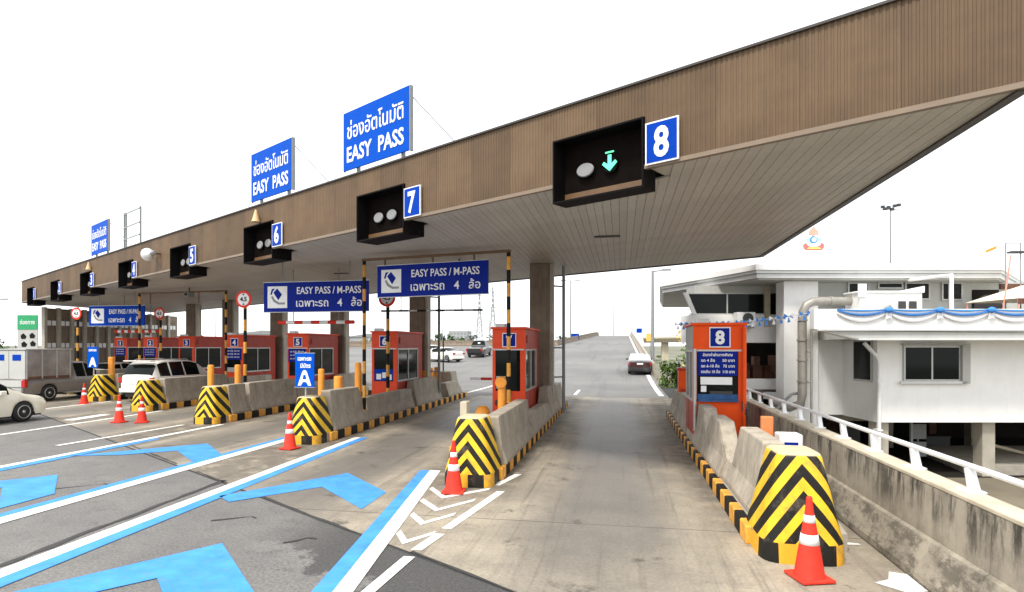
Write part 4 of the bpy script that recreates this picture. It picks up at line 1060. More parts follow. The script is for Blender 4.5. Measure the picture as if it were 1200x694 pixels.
def saloon(lb, loc, rz, paint, name='saloon_car', group=None):
    o = thing(name, lb, 'car', loc, rz, group)
    car(o, 4.4, .86, [(0, .8), (.1, .96), (.8, 1.0), (3.2, .92), (4.1, .78), (4.4, .5)], [(0, .8), (.7, 1.03), (1.35, 1.38), (2.2, 1.44), (2.8, 1.34), (3.4, .95), (4.4, .5)], .24, (.85, 3.55), .31, paint, [(1.0, 1.8), (1.9, 3.0)], (2.75, 3.35), (.72, 1.35), N=36)
    for s in (-1, 1): lamp(o, 'tail_light', 'tail', s * .66 - .16, -.02, .72, s * .66 + .14, .08, .9); lamp(o, 'headlight', 'lamp', s * .55 - .16, 4.1, .6, s * .55 + .16, 4.3, .72)
    m = MB(); m.box(-.22, -.025, .74, .22, -.004, .86); m.build('number_plate', K['white'], o)
    m = MB(); m.box(-.74, -.05, .3, .74, .03, .48); m.build('rear_bumper', K['carblack' if paint == 'carmaroon' else paint], o, bevel=.03)
    for s in (-1, 1): m = MB(); m.box(s * .92 - .08, 2.75, .9, s * .92 + .08, 2.87, 1.02); m.build('mirror', K[paint], o, bevel=.02)
    return o
g_ = math.atan(.048)
o = saloon('dark saloon with a pale rear window on the rising road past booth 8', (1.35, 44.6, road_z(46) - .02), 0, 'carblack'); o.rotation_euler = (g_, 0, 0)
for ch in o.children:
    if ch.name.startswith('rear_window'): ch.data.materials[0] = K['lamp']  # pale material stands in for the sky reflected in the rear window
m = MB(); m.box(-.72, -.022, .50, .72, .05, .93); m.build('tail_panel', K['carmaroon'], o, bevel=.03)
m = MB(); m.box(-.76, -.07, .26, .76, .05, .52); m.build('bumper_cover', K['carblack'], o, bevel=.03)
o = saloon('white saloon turning on the far road between booths 6 and 7', (-15.4, 55.8, road_z(56.5) + .02), R(62), 'carwhite', 'white_car', 'far white cars'); o = saloon('white car half hidden behind booth 6 on the far road', (-18.3, 60.4, road_z(61) + .02), R(62), 'carwhite', 'white_car', 'far white cars')
o = saloon('white car whose roof shows behind the thin bollard near the distant car sign', (-31.6, 30.6, .01), 0, 'carwhite', 'white_car')
o = thing('dark_pickup', 'dark pickup truck far off beyond lane 7 on the pale road', 'pickup truck', (-15.5, 62.2, road_z(63) - .02)); o.rotation_euler = (g_, 0, 0)
car(o, 5.2, .9, [(0, 1.0), (.05, 1.05), (2.2, 1.06), (4.1, 1.02), (4.9, .94), (5.2, .6)], [(0, 1.0), (2.0, 1.07), (2.1, 1.62), (2.4, 1.78), (3.2, 1.78), (4.05, 1.08), (5.2, .6)], .36, (1.1, 4.2), .37, 'carblack', [(2.3, 3.0), (3.06, 3.7)], (3.3, 4.0), (2.0, 2.3), N=36)
m = MB(); m.box(-.75, -.03, .98, .75, .04, 1.12); m.build('tailgate_top', K['alu'], o)
for s in (-1, 1): lamp(o, 'tail_light', 'tail', s * .8 - .08, -.03, .7, s * .8 + .08, .1, 1.0)

# ================================================================== WHITE BUILDING AT THE RIGHT
c, s = math.cos(PHI), math.sin(PHI); U0, V0 = 14., 20.
br = thing('white_building', 'white two storey control building with flat roof raised on concrete pillars', 'building', (U0 * c - V0 * s, U0 * s + V0 * c, -1.6), PHI)
def bp(name, mat, fn, parent=None, bevel=0, label=None):
    m = MB(); fn(m); o = m.build(name, K[mat], parent or br, (0, 0, 0) if parent else (-U0, -V0, 1.6), bevel=bevel, label=label); return o
def bbox(name, mat, x0, y0, z0, x1, y1, z1, parent=None, bevel=0): return bp(name, mat, lambda m: m.box(x0, y0, z0, x1, y1, z1), parent, bevel)
# lower storey
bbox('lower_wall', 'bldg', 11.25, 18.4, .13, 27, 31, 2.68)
bbox('lower_wall', 'bldg', 10.30, 20.3, .15, 11.249, 20.9, 3.0)
bbox('stair_wall', 'bldg', 9.15, 20.1, -1.55, 10.299, 20.7, 4.66)
def window(x0, z0, x1, z1, y, n=2, sill=True, depth=.1, frame=.05, mat='darkglass'):
    f = bp('window', 'alu', lambda m: (m.box(x0 - frame, y - .03, z0 - frame, x0, y + .05, z1 + frame), m.box(x1, y - .03, z0 - frame, x1 + frame, y + .05, z1 + frame), m.box(x0, y - .03, z1, x1, y + .05, z1 + frame), m.box(x0, y - .03, z0 - frame, x1, y + .05, z0)))
    for k in range(n):
        a, b = x0 + (x1 - x0) * k / n, x0 + (x1 - x0) * (k + 1) / n
        bp('pane', mat, lambda m: m.box(a + .002, y - .008, z0 + .002, b - .002, y - .004, z1 - .002), f)
        if k: bp('mullion', 'alu', lambda m: m.box(a - .025, y - .028, z0 + .001, a + .025, y - .009, z1 - .001), f)
    if sill: bp('sill', 'eave', lambda m: m.box(x0 - .18, y - .10, z0 - .13, x1 + .22, y - .031, z0 - .055), f); 
    return f
window(12.08, 1.46, 13.72, 2.44, 18.36)
bp('window_surround', 'bldggrey', lambda m: (m.box(13.78, 18.26, 1.33, 14.02, 18.399, 2.5), m.box(11.98, 18.26, 2.51, 14.02, 18.399, 2.56)))
f = bp('window', 'alu', lambda m: m.box(11.20, 18.62, 1.36, 11.249, 19.62, 2.66))
bp('pane', 'darkglass', lambda m: m.box(11.192, 18.68, 1.42, 11.199, 19.56, 2.62), f)
uf = bbox('undercroft_shade', 'interior', 10.6, 18.5, -1.599, 27, 26.49, -1.585)  # near-black sheet added to paint the shade on the ground under the building
# pillars and the dim space below
for k, (u, v) in enumerate(((11.5, 18.75), (14.85, 18.8), (18.3, 18.8), (22, 18.8), (11.6, 24), (15, 24), (18.5, 24), (9.4, 23.0))):
    bbox('pillar', 'colpale', u - .2, v - .2, 0.012 - 1.6, u + .2, v + .2, .128 if k != 7 else .9, bevel=.015)
bbox('rear_shade_wall', 'interior', 10.4, 26.5, -1.6, 27, 26.8, .12); bbox('side_shade_wall', 'interior', 11.26, 21.5, -1.6, 11.4, 26.5, .12); bbox('floor_beam', 'colpale', 11.26, 21.0, -.15, 27, 21.4, .129)  # dark rear and side walls added to keep light out of the undercroft
for k, (u, v, h, wd) in enumerate(((12.4, 22, 1.2, .5), (12.95, 25, 1.5, .25), (13.5, 22.5, 1.25, .5), (13.9, 26, 1.0, .7), (16.2, 23, .6, .9), (17.4, 25, 1.3, .3), (12.1, 27, 1.4, .15))):
    m = MB(); m.box(-wd / 2, -.3, 0, wd / 2, .3, h); m.box(-wd / 2 - .03, -.33, h, wd / 2 + .03, .33, h + .05)
    X, Y = u * c - v * s, u * s + v * c
    tag(m.build('stored_crate', K['crate' if k % 2 else 'steeldark'], None, (X, Y, -1.6), PHI), 'dim stored goods under the raised white building', 'crate', 'goods stored under the building')
for u, v, z0, z1, wd in ((12.35, 20.2, -.75, -.35, .42), (12.35, 20.2, -1.35, -.85, .42), (13.9, 20.4, -.70, -.20, .45), (13.9, 20.4, -1.3, -.8, .45), (13.1, 19.6, -1.58, .1, .07), (13.3, 21.5, -1.58, .1, .07)):
    m = MB(); m.box(-wd / 2, -.04, z0 + 1.6, wd / 2, .04, z1 + 1.6)
    if wd > .1: m.box(-.025, .041, .0, .025, .09, z1 + 1.6)
    tag(m.build('notice_stand' if wd > .1 else 'thin_prop', K['steelgrey'], None, (u * c - v * s, u * s + v * c, -1.585), PHI), 'dim grey panel standing in the dark space under the building' if wd > .1 else 'thin grey prop standing in the dark space under the building', 'panel' if wd > .1 else 'prop', 'panels and props under the building')
m = MB(); m.tube([(0, 0, 0), (2.2, .2, .0)], .06, 8); v, u = 20.5, 15.8
tag(m.build('pale_pipe', K['coping'], None, (u * c - v * s, u * s + v * c, -.75), PHI), 'pale pipe lying slanted in the dark space under the building', 'pipe').rotation_euler = (0, R(14), PHI)
m = MB(); m.prism([(-3, -.8), (5, -.8), (5, 3), (-2, 3)], -.3, .0); v, u = 19.6, 17.4
tag(m.build('low_ramp', K['slab'], None, (u * c - v * s, u * s + v * c, -1.29), PHI), 'low pale concrete ramp beside the pillar under the building', 'ramp')
# balcony slab, parapet and lips
bp('balcony', 'bldg', lambda m: m.prismy([(8.75, 2.98), (10.0, 2.66), (27, 2.66), (27, 3.56), (8.75, 3.56)], 17.3, 17.55))
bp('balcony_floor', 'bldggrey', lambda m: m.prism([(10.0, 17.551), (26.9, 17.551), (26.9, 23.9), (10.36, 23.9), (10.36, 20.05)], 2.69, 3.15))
bp('balcony_lip', 'eave', lambda m: m.box(10.0, 17.22, 2.655, 27.05, 17.299, 2.70)); bp('balcony_lip', 'eave', lambda m: m.box(8.8, 17.20, 2.93, 27.05, 17.299, 2.985))
bp('balcony_groove', 'bldggrey', lambda m: m.prismy([(8.9, 2.96), (9.95, 2.70), (27, 2.70), (27, 2.93), (9.0, 2.93)], 17.27, 17.299))
bp('balcony_side', 'bldg', lambda m: m.prism([(8.76, 17.551), (8.95, 17.551), (10.46, 20.05), (10.30, 20.05)], 2.98, 3.55))
# upper storey
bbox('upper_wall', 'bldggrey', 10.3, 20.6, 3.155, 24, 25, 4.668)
for (a, b, z0) in ((11.6, 12.24, 4.18), (12.63, 13.4, 4.5), (13.57, 14.33, 4.12), (14.83, 15.0, 4.1), (15.13, 15.45, 4.1)):
    window(a, z0, b, 4.62, 20.56, 1, False)
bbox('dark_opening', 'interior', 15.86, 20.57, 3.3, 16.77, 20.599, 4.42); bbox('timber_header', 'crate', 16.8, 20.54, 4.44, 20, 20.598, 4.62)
bp('white_post', 'bldg', lambda m: m.tube([(13.1, 17.8, 3.15), (13.1, 17.8, 4.6), (13.1, 19.7, 4.66)], .055, 10))
# left wing
bbox('wing_beam', 'bldg', 6.5, 21.5, 2.61, 10.3, 23, 3.16); bbox('wing_sill', 'bldg', 6.5, 21.5, .92, 10.3, 21.8, 1.29)
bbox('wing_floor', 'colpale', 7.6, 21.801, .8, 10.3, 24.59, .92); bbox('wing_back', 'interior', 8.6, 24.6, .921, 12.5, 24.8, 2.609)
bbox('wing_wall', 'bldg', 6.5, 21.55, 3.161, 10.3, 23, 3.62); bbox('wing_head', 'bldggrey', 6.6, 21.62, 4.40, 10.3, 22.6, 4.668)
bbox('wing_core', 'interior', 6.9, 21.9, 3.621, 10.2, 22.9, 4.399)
f = bp('window', 'alu', lambda m: (m.box(6.4, 21.56, 3.622, 9.1, 21.64, 3.66), m.box(6.2, 21.56, 4.36, 9.1, 21.64, 4.399)))
bp('pane', 'darkglass', lambda m: m.prismy([(6.62, 3.661), (7.75, 3.661), (7.75, 4.359), (6.3, 4.359)], 21.6, 21.61), f); bp('pane', 'darkglass', lambda m: m.box(7.80, 21.6, 3.661, 9.1, 21.61, 4.359), f)
bp('mullion', 'alu', lambda m: m.box(7.751, 21.57, 3.661, 7.799, 21.63, 4.359), f); bp('slanted_jamb', 'bldg', lambda m: m.prismy([(6.5, 3.622), (6.64, 3.622), (6.32, 4.399), (6.16, 4.399)], 21.45, 21.559), f)
bbox('wing_pier', 'coping', 9.101, 21.5, 3.163, 9.3, 21.7, 4.666)
for u, h in ((8.95, .9), (9.35, 1.15), (9.75, .8), (10.1, 1.2)):
    v = 22.9; m = MB(); m.box(-.17, -.2, 0, .17, .2, h * .7); m.box(-.12, -.25, h * .7, .1, .1, h)
    tag(m.build('stored_box', K['crate'], None, (u * c - v * s, u * s + v * c, .925), PHI + u), 'dim goods on the open lower floor behind booth 8', 'box', 'goods on the open floor')
# roof: a thick pale overhanging slab with two grey lines
RP = [(6.34, 25.2), (8.04, 19.6), (16.0, 19.6), (19.5, 23), (24, 26), (24, 34), (8.5, 34)]
def shrink(P, k): cu, cv = 14.5, 27.5; return [(cu + (u - cu) * k, cv + (v - cv) * k) for u, v in P]
bp('roof', 'eave', lambda m: m.prism(RP, 4.72, 4.86)); bp('roof', 'eave', lambda m: m.prism(shrink(RP, 1.008), 4.872, 4.96)); bp('roof_edge', 'bldg', lambda m: m.prism(shrink(RP, 1.014), 4.97, 5.16))
bp('eave_line', 'bldggrey', lambda m: m.prism(shrink(RP, .99), 4.671, 4.719)); bp('eave_line', 'bldggrey', lambda m: m.prism(shrink(RP, .995), 4.861, 4.871)); bp('eave_line', 'bldggrey', lambda m: m.prism(shrink(RP, .99), 4.961, 4.969))
bp('roof_upper', 'bldg', lambda m: m.prism(shrink(RP, .90), 5.161, 5.3))

def U(u, v, z): return (u * c - v * s, u * s + v * c, z)
# duct pipes
o = thing('duct_pipe', 'grey metal duct rising up the building wall and bending over the balcony', 'pipe', U(9.47, 19.5, .4), PHI)
m = MB(); m.tube([(-.75, .5, .2), (-.3, .2, .05), (-.05, 0, .2), (0, 0, .5), (0, 0, 2.9), (.03, 0, 3.2), (.14, 0, 3.42), (.35, 0, 3.53), (.6, 0, 3.55), (1.9, 0, 3.55)], .14, 16); m.build('duct', K['pipe'], o)
for z in (.9, 1.6, 2.25, 2.9): m = MB(); m.lathe([(.165, z), (.165, z + .05)], 18); m.build('flange', K['pipe'], o)
m = MB(); m.lathe([(.165, .9), (.165, .95)], 18, (0, 0, 3.55), axis='x'); m.lathe([(.165, 1.8), (.165, 1.85)], 18, (0, 0, 3.55), axis='x'); m.build('flange', K['pipe'], o)
m = MB(); m.tube([(.3, 0, -1.4), (.3, 0, 2.9)], .04, 8); m.tube([(.3, 0, 1.9), (.12, 0, 1.9)], .03, 6); m.tube([(.3, 0, .9), (.12, 0, .9)], .03, 6); m.build('side_conduit', K['pipe'], o)
m = MB(); m.tube([(-.9, .1, -.1), (-.3, .1, .5), (.05, .15, .55)], .05, 8); m.build('side_conduit', K['steelgrey'], o)
o = thing('drain_pipe', 'white drain pipe running down the corner of the white building', 'pipe', U(11.18, 18.2, -1.6), PHI)
m = MB(); m.tube([(-.45, 0, 4.18), (-.05, 0, 3.75), (0, 0, 3.62), (0, 0, 0)], .06, 10); m.build('pipe', K['rail'], o)
m = MB()
for z in (1.5, 3.0): m.box(-.08, -.08, z, .08, .19, z + .04)
m.build('clip', K['rail'], o)
# air conditioner
o = thing('air_conditioner', 'white air conditioner unit on the wall above booth 8', 'air conditioner', U(8.29, 21.28, 3.20), PHI)
m = MB(); m.box(-.33, -.15, 0, .33, .20, .48); m.build('unit_case', K['white'], o, bevel=.02)
m = MB(); m.lathe([(.19, -.012), (.19, 0)], 24, (.06, -.152, .26), axis='y'); m.build('fan', K['steeldark'], o)
m = MB(); m.box(-.3, -.1, -.08, .3, .215, -.001); m.build('bracket', K['steelgrey'], o)
# things on the balcony
o = thing('air_handler', 'large white equipment housing behind the blue swags on the balcony', 'equipment', U(12.05, 19.4, 3.155), PHI)
m = MB(); m.box(-1.0, -.4, 0, 1.0, .4, 1.02); m.box(-1.05, -.45, 1.02, 1.05, .45, 1.08); m.build('housing', K['bldg'], o, bevel=.015)
m = MB(); m.box(-1.08, -.47, .9, -.8, -.451, 1.3); m.build('raised_panel', K['bldg'], o)
m = MB(); m.prismy([(.3, 1.081), (1.08, 1.081), (1.08, 1.24)], -.4, -.3); m.build('pitched_cover', K['bldg'], o)
for x in (.32, .66): m = MB(); m.box(x - .12, -.47, .15, x + .12, -.455, .75); m.build('dark_grille', K['steeldark'], o)
m = MB(); m.tube([(-.45, -.46, .25), (-.35, -.5, .5), (-.1, -.5, .6), (.1, -.47, .4)], .05, 8); m.build('hose', K['pipe'], o)
o = thing('dark_dish', 'dark round dish standing at the back of the balcony', 'dish', U(15.95, 20.0, 3.155), PHI)
m = MB(); m.lathe([(.5, 0), (.42, .1), (.25, .18), (.05, .2)], 24, (0, 0, .55), axis='y'); m.build('dish', K['steeldark'], o); m = MB(); m.box(-.05, .1, 0, .05, .25, .5); m.build('stand', K['steeldark'], o)
o = thing('cream_tent', 'cream tent roof above the balcony end with thin poles', 'tent', U(16.6, 18.6, 3.155), PHI)
m = MB(); m.add([(-1.6, -.9, .75), (1.6, -.9, .75), (1.6, 1.2, .75), (-1.6, 1.2, .75), (-.6, 0, 1.25), (.6, 0, 1.25)], [(0, 1, 5, 4), (1, 2, 5), (2, 3, 4, 5), (3, 0, 4)]); m.build('tent_roof', K['tent'], o)
m = MB(); m.add([(-1.6, -.9, .75), (1.6, -.9, .75), (1.6, -.88, .58), (-1.6, -.88, .58)], [(0, 1, 2, 3)]); m.build('tent_valance', K['crate'], o)
for x in (-1.55, 1.55):
    for y in (-.85, 1.15): m = MB(); m.tube([(x, y, 0), (x, y, .75)], .025, 6); m.build('tent_pole', K['pink'], o)
o = thing('leaning_pole', 'thin reddish pole leaning beside the cream tent', 'pole', U(15.05, 18.2, 3.155), PHI); m = MB(); m.tube([(-.15, 0, 0), (.15, 0, 2.1)], .02, 6); m.build('pole', K['pink'], o)
o = thing('flag_pole', 'thin frame pole with an orange pennant above the tent', 'flag', U(15.7, 19.0, 3.155), PHI)
m = MB(); m.tube([(0, 0, 0), (0, 0, 2.6)], .018, 6); m.tube([(.48, 0, 0), (.48, 0, 2.6)], .018, 6); m.tube([(0, 0, 2.6), (.48, 0, 2.6)], .015, 6); m.build('pole', K['steelgrey'], o)
m = MB(); m.prismy([(-.65, 2.28), (-.3, 2.42), (-.28, 2.52), (-.62, 2.38)], -.01, .01); m.build('pennant', K['orange'], o)
m = MB(); m.tube([(-.66, 0, 2.2), (0, 0, 2.5)], .012, 5); m.build('pennant_stick', K['steelgrey'], o)
m = MB(); m.box(.12, -.1, 2.28, .58, .1, 2.34); m.build('lamp_head', K['steeldark'], o)
# swags along the balcony front
def swag(parent, x0, x1, z, drop, band, y=-.03):
    N = 14
    for nm, a, b, mat, off in (('white_drape', .0, 1.0, 'swagwhite', 0), ('blue_drape', .0, .5, 'swagblue', -.03)):
        m = MB(); vs = []
        for i in range(N + 1):
            t = i / N; sag = 1 - (2 * t - 1) ** 2; x = x0 + (x1 - x0) * t
            for j in range(6):
                r = j / 5; zz = z - (r * (band + (drop - band) * sag) * (b if nm == 'blue_drape' else 1)) - .03 * sag
                vs.append((x, y + off - .035 * math.sin(r * 9.4) * (.3 + sag), zz))
        m.add(vs, [(i * 6 + j, i * 6 + 6 + j, i * 6 + 7 + j, i * 6 + 1 + j) for i in range(N) for j in range(5)], 0, True); m.build(nm, K[mat], parent)
    m = MB(); m.lathe([(.02, -.09), (.10, -.05), (.11, 0), (.09, .06), (.02, .09)], 10, (x1, y - .05, z - .04)); m.build('knot', K['swagblue'], parent)
    m = MB(); m.add([(x1 - .07, y - .05, z - .08), (x1 + .07, y - .05, z - .08), (x1 + .10, y - .04, z - .3), (x1, y - .07, z - .26), (x1 - .10, y - .04, z - .3)], [(0, 1, 2, 3, 4)]); m.build('knot_tail', K['swagwhite'], parent)
names = ['first from the duct', 'below the white equipment housing', 'beside the white post', 'under the cream tent', 'past the tent']
for k in range(5):
    o = thing('cloth_swag', 'blue and white draped cloth swag on the balcony, ' + names[k], 'bunting', U(10.85 + k * 1.48 - .74, 17.27, 3.5), PHI, 'blue and white swags along the balcony')
    swag(o, -.74, .74, .06, .36, .12)
o = thing('ribbon_string', 'string of blue and white ribbon bows from booth 8 to the balcony', 'bunting', U(5.75, 21.1, 3.05), PHI)
m = MB(); P0 = Vector((0, 0, .2)); P1 = Vector((3.3, -3.75, .46)); pts = [P0.lerp(P1, t / 16) - Vector((0, 0, .12 * math.sin(math.pi * t / 16))) for t in range(17)]
m.tube(pts, .012, 5); m.build('string', K['swagwhite'], o)
for k in range(22):
    p = P0.lerp(P1, (k + .5) / 22) - Vector((0, 0, .12 * math.sin(math.pi * (k + .5) / 22))); q = .10 + .04 * (k > 13)
    m = MB(); m.add([(p.x, p.y - .02, p.z), (p.x - q, p.y - .04, p.z + .08), (p.x - q, p.y - .02, p.z - .07), (p.x + q, p.y - .04, p.z + .08), (p.x + q, p.y - .02, p.z - .07), (p.x - .05, p.y - .05, p.z - .2), (p.x + .06, p.y - .03, p.z - .17)],
                    [(0, 1, 2), (0, 4, 3), (0, 5, 6)]); m.build('bow', K['swagblue' if k % 3 else 'swagwhite'], o)
# emblem on the roof
o = thing('roof_emblem', 'colourful crest with pink crown, blue disc and red scroll above the white roof', 'emblem', U(12.28, 24.3, 5.302), PHI)
z = 1.08
m = MB(); m.lathe([(.15, 0), (.15, .06)], 24, (0, 0, z + .42), axis='y'); m.build('blue_disc', K['swagblue'], o)
m = MB(); m.lathe([(.09, 0), (.09, .03)], 20, (0, -.031, z + .42), axis='y'); m.build('white_boss', K['white'], o)
m = MB(); m.prismy([(-.17, z + .60), (.17, z + .60), (.19, z + .76), (.10, z + .86), (0, z + .96), (-.10, z + .86), (-.19, z + .76)], 0, .06); m.build('pink_crown', K['pink'], o)
m = MB(); m.prismy([(-.40, z + .08), (-.32, z), (.32, z), (.40, z + .08), (.42, z + .22), (.32, z + .30), (.27, z + .2), (.15, z + .14), (-.15, z + .14), (-.27, z + .2), (-.32, z + .30), (-.42, z + .22)], -.01, .06); m.build('scroll', K['enamelred'], o)
m = MB(); m.prismy([(-.29, z + .04), (.29, z + .04), (.22, z + .11), (-.22, z + .11)], -.03, -.011); m.build('gold_band', K['gold'], o)
m = MB(); m.prismy([(-.30, z + .36), (-.18, z + .32), (-.18, z + .52), (-.30, z + .48)], .0, .05); m.prismy([(.18, z + .32), (.30, z + .36), (.30, z + .48), (.18, z + .52)], .0, .05); m.build('side_leaf', K['paleteal'], o)
m = MB(); m.box(-.2, .07, 0, -.17, .10, z + .3); m.box(.17, .07, 0, .2, .10, z + .3); m.box(-.03, .07, z + .3, .03, .11, z + .8); m.build('stand', K['white'], o)

# ================================================================== LEFT END: LOUVRED WALL, BOARD
wl2 = thing('louvred_wall', 'brown louvred screen wall with rows of small white openings at the canopy end', 'wall', (-37.7, 33.4, 0)); wl2['kind'] = 'thing'
m = MB(); m.box(-.18, 0, 0, -.06, 12.2, 5.0); m.build('back_wall', K['column'], wl2)
pnl = MB(); pnl.box(-.06, .14, .3, .0, .86, 4.9); PNM = pnl.mesh('wall_panel', K['column'])
plm = MB(); plm.box(-.06, -.1, 0, .18, .1, 5.05); PLM = plm.mesh('pilaster', K['colpale'])
lou = MB(); lou.box(.001, .14, -.05, .06, .86, .0); LOM = lou.mesh('louvre_slat', K['column'])
opn = MB(); opn.box(.061, .18, 0, .075, .46, .32); opn.box(.061, .54, 0, .075, .82, .32); OPM = opn.mesh('lit_opening', K['white'])  # white plates stand in for the light showing in the openings
for k in range(12):
    for me, z in ((PNM, 0), (PLM, 0), (OPM, 3.85), (OPM, 2.35)):
        o = bpy.data.objects.new(me.name.split('.')[0], me); C.objects.link(o); o.parent = wl2; o.location = (0, k * 1.0, z)
    for q in range(9):
        o = bpy.data.objects.new('louvre_slat', LOM); C.objects.link(o); o.parent = wl2; o.location = (0, k * 1.0, .9 + q * .45)
o = thing('notice_board', 'white board with a green header and black symbols beyond the louvred wall', 'sign', (-44.0, 37.7, 0), R(12))
m = MB(); m.box(-.75, 0, 1.6, .75, .08, 4.8); p = m.build('board', K['bldggrey'], o)
m = MB(); m.box(-.74, -.02, 3.7, .74, -.001, 4.79); m.build('green_header', K['signgreen'], p)
for (a, b) in ((-.45, 3.0), (.2, 3.05), (-.4, 2.4), (.25, 2.45)): m = MB(); m.prismy([(a, b), (a + .3, b), (a + .38, b + .2), (a + .15, b + .42), (a - .05, b + .25)], -.02, -.001); m.build('symbol', K['black'], p)
m = MB(); m.box(-.6, -.02, 1.8, .6, -.001, 1.9); m.build('text_bar', K['black'], p)
text('lettering', 'ช่องทาง', .3, K['white'], p, (0, -.022, 4.1), width=1.1)
for x in (-.5, .5): m = MB(); m.box(x - .05, .081, 0, x + .05, .16, 4.7); m.build('board_post', K['steelgrey'], o)

# ================================================================== FAR POLES, MASTS, SIGNS
def light_pole(x, y, z0, h, lb, r=.11, arms=2, group='far street lamps'):
    o = thing('street_lamp', lb, 'street lamp', (x, y, z0), 0, group)
    m = MB(); m.tube([(0, 0, 0), (0, 0, h)], [r * 1.3, r * .8], 8); m.build('pole', K['steelgrey'], o)
    for s in ((-1, 1) if arms == 2 else (1,)):
        m = MB(); m.tube([(0, 0, h - .1), (s * 1.0, 0, h + .05)], .07, 6); m.build('arm', K['steelgrey'], o)
        m = MB(); m.box(s * 1.35 - .45, -.15, h - .02, s * 1.35 + .45, .15, h + .16); m.build('lamp_head', K['steelgrey'], o, bevel=.04)
light_pole(-9.0, 108, 2.6, 11.6, 'twin armed street lamp over the left barrier of the rising road')
light_pole(-2.2, 178, 3.0, 14.5, 'street lamp just beyond the crest of the rising road')
light_pole(3.1, 61.5, -1.6, 11.6, 'street lamp behind the dark saloon on the rising road', .16, 1)
light_pole(-82, 66, 0, 8.6, 'street lamp beyond the white board with green header', .12, 2)
for x, y, h in ((-98, 150, 12), (-112, 150, 11), (-52, 170, 13), (-40, 180, 14), (-80, 160, 13)): light_pole(x, y, 0, h, 'thin far street lamp seen between the canopy columns', .1, 2)
def pylon(x, y, h, lb):
    o = thing('power_pylon', lb, 'pylon', (x, y, 0), .4, 'distant lattice pylons'); b = 2.0
    for sx in (-1, 1):
        for sy in (-1, 1): m = MB(); m.tube([(sx * b, sy * b, 0), (sx * .45, sy * .45, h * .72), (sx * .15, sy * .15, h)], .16, 4); m.build('leg', K['far'], o)
    m = MB()
    for k in range(12):
        z0, z1 = h * k / 12, h * (k + 1) / 12; w0, w1 = b * (1 - .78 * min(1, k / 8.6)), b * (1 - .78 * min(1, (k + 1) / 8.6))
        for sy in (-1, 1): m.tube([(-w0, sy * w0, z0), (w1, sy * w1, z1)], .09, 4); m.tube([(w0, sy * w0, z0), (-w1, sy * w1, z1)], .09, 4)
    m.build('lattice', K['far'], o)
    for z in (.68, .8, .92): m = MB(); m.tube([(-3.6, 0, h * z), (3.6, 0, h * z)], .12, 4); m.build('cross_arm', K['far'], o)
pylon(-70, 292, 30, 'lattice pylon under the lane 7 sign, left of a similar one'); pylon(-64, 296, 32, 'lattice pylon under the lane 7 sign, nearer to booth 7')
o = thing('floodlight_mast', 'tall thin mast with a fan of floodlights behind the white building', 'mast', (39.9, 98.8, -1.6))
m = MB(); m.tube([(0, 0, 0), (0, 0, 24.6)], [.18, .1], 8); m.build('mast', K['steelgrey'], o)
m = MB(); m.tube([(-1.2, 0, 24.6), (1.2, 0, 24.6)], .06, 6); m.build('cross_arm', K['steelgrey'], o)
for k, (x, z) in enumerate(((-1.1, 25.0), (-.75, 24.7), (-.3, 24.9), (.2, 24.6), (.55, 25.1), (1.1, 25.2))):
    m = MB(); m.box(x - .24, -.3, z - .2, x + .24, .1, z + .2); q = m.build('floodlight', K['steeldark'], o)
for (x, y, z, wd, h, mat, lb) in ((3.3, 71, 3.0, .9, .9, 'gold', 'small yellow road sign by the barrier past the dark saloon'), (3.5, 121, 5.0, 1.1, .9, 'blue', 'tiny blue road sign at the crest of the rising road'), (-8.4, 110, 3.6, 1.6, 1.1, 'blue', 'tiny blue road sign above the left road barrier')):
    o = thing('road_sign', lb, 'sign', (x, y, road_z(y) if x < 3 else road_z(y)), 0, None); zz = z - o.location.z
    m = MB(); m.box(-wd / 2, -.03, zz, wd / 2, .03, zz + h); m.build('sign_panel', K[mat], o); m = MB(); m.tube([(0, .06, 0), (0, .06, zz + h)], .05, 6); m.build('sign_post', K['steelgrey'], o)
# flyover beyond the bush
o = thing('flyover', 'pale concrete flyover curving away beyond the bush and the dark saloon', 'bridge', (8, 165, -1.6))
m = MB(); vs = []
for k in range(15):
    x = -2 + k * 7; y = .012 * (x - 10) ** 2; z = 6.3 + .5 * math.sin(k / 14 * math.pi) - .004 * k * k
    vs += [(x, y - 4, z), (x, y + 4, z), (x, y + 4, z - 1.1), (x, y - 3, z - 1.5), (x, y - 4, z - .4)]
m.add(vs, [(i * 5 + k, i * 5 + (k + 1) % 5, i * 5 + 5 + (k + 1) % 5, i * 5 + 5 + k) for i in range(14) for k in range(5)]); m.build('deck', K['coping'], o)
for x in (3.5, 24, 45): m = MB(); m.box(x - .9, -1, 0, x + .9, 1, 5.3); m.build('pier', K['coping'], o)
o = thing('far_building', 'pale distant block on the horizon under the lane 7 sign', 'building', (-115, 420, 0))
m = MB(); m.box(-7, -6, 0, 7, 6, 13); m.build('wall', K['far'], o)
for a in range(5):
    for b in range(4): m = MB(); m.box(-5.9 + a * 2.6, -6.05, 1.5 + b * 2.9, -4.5 + a * 2.6, -6.001, 3.2 + b * 2.9); m.build('window', K['steelgrey'], o)
for k, (x, y, wx, h) in enumerate(((-165, 380, 18, 8), (-60, 400, 14, 7), (-210, 330, 22, 9))):
    o = thing('far_shed', ('wide low pale shed', 'small pale shed', 'long hazy shed')[k] + ' on the horizon behind the toll booths', 'building', (x, y, 0), .2, 'pale sheds on the horizon')
    m = MB(); m.box(-wx, -8, 0, wx, 8, h); m.build('wall', K['far'], o)
    m = MB(); m.prismy([(-wx - .5, h), (wx + .5, h), (0, h + 2.5)], -8.5, 8.5); m.build('roof', K['steelgrey'], o)

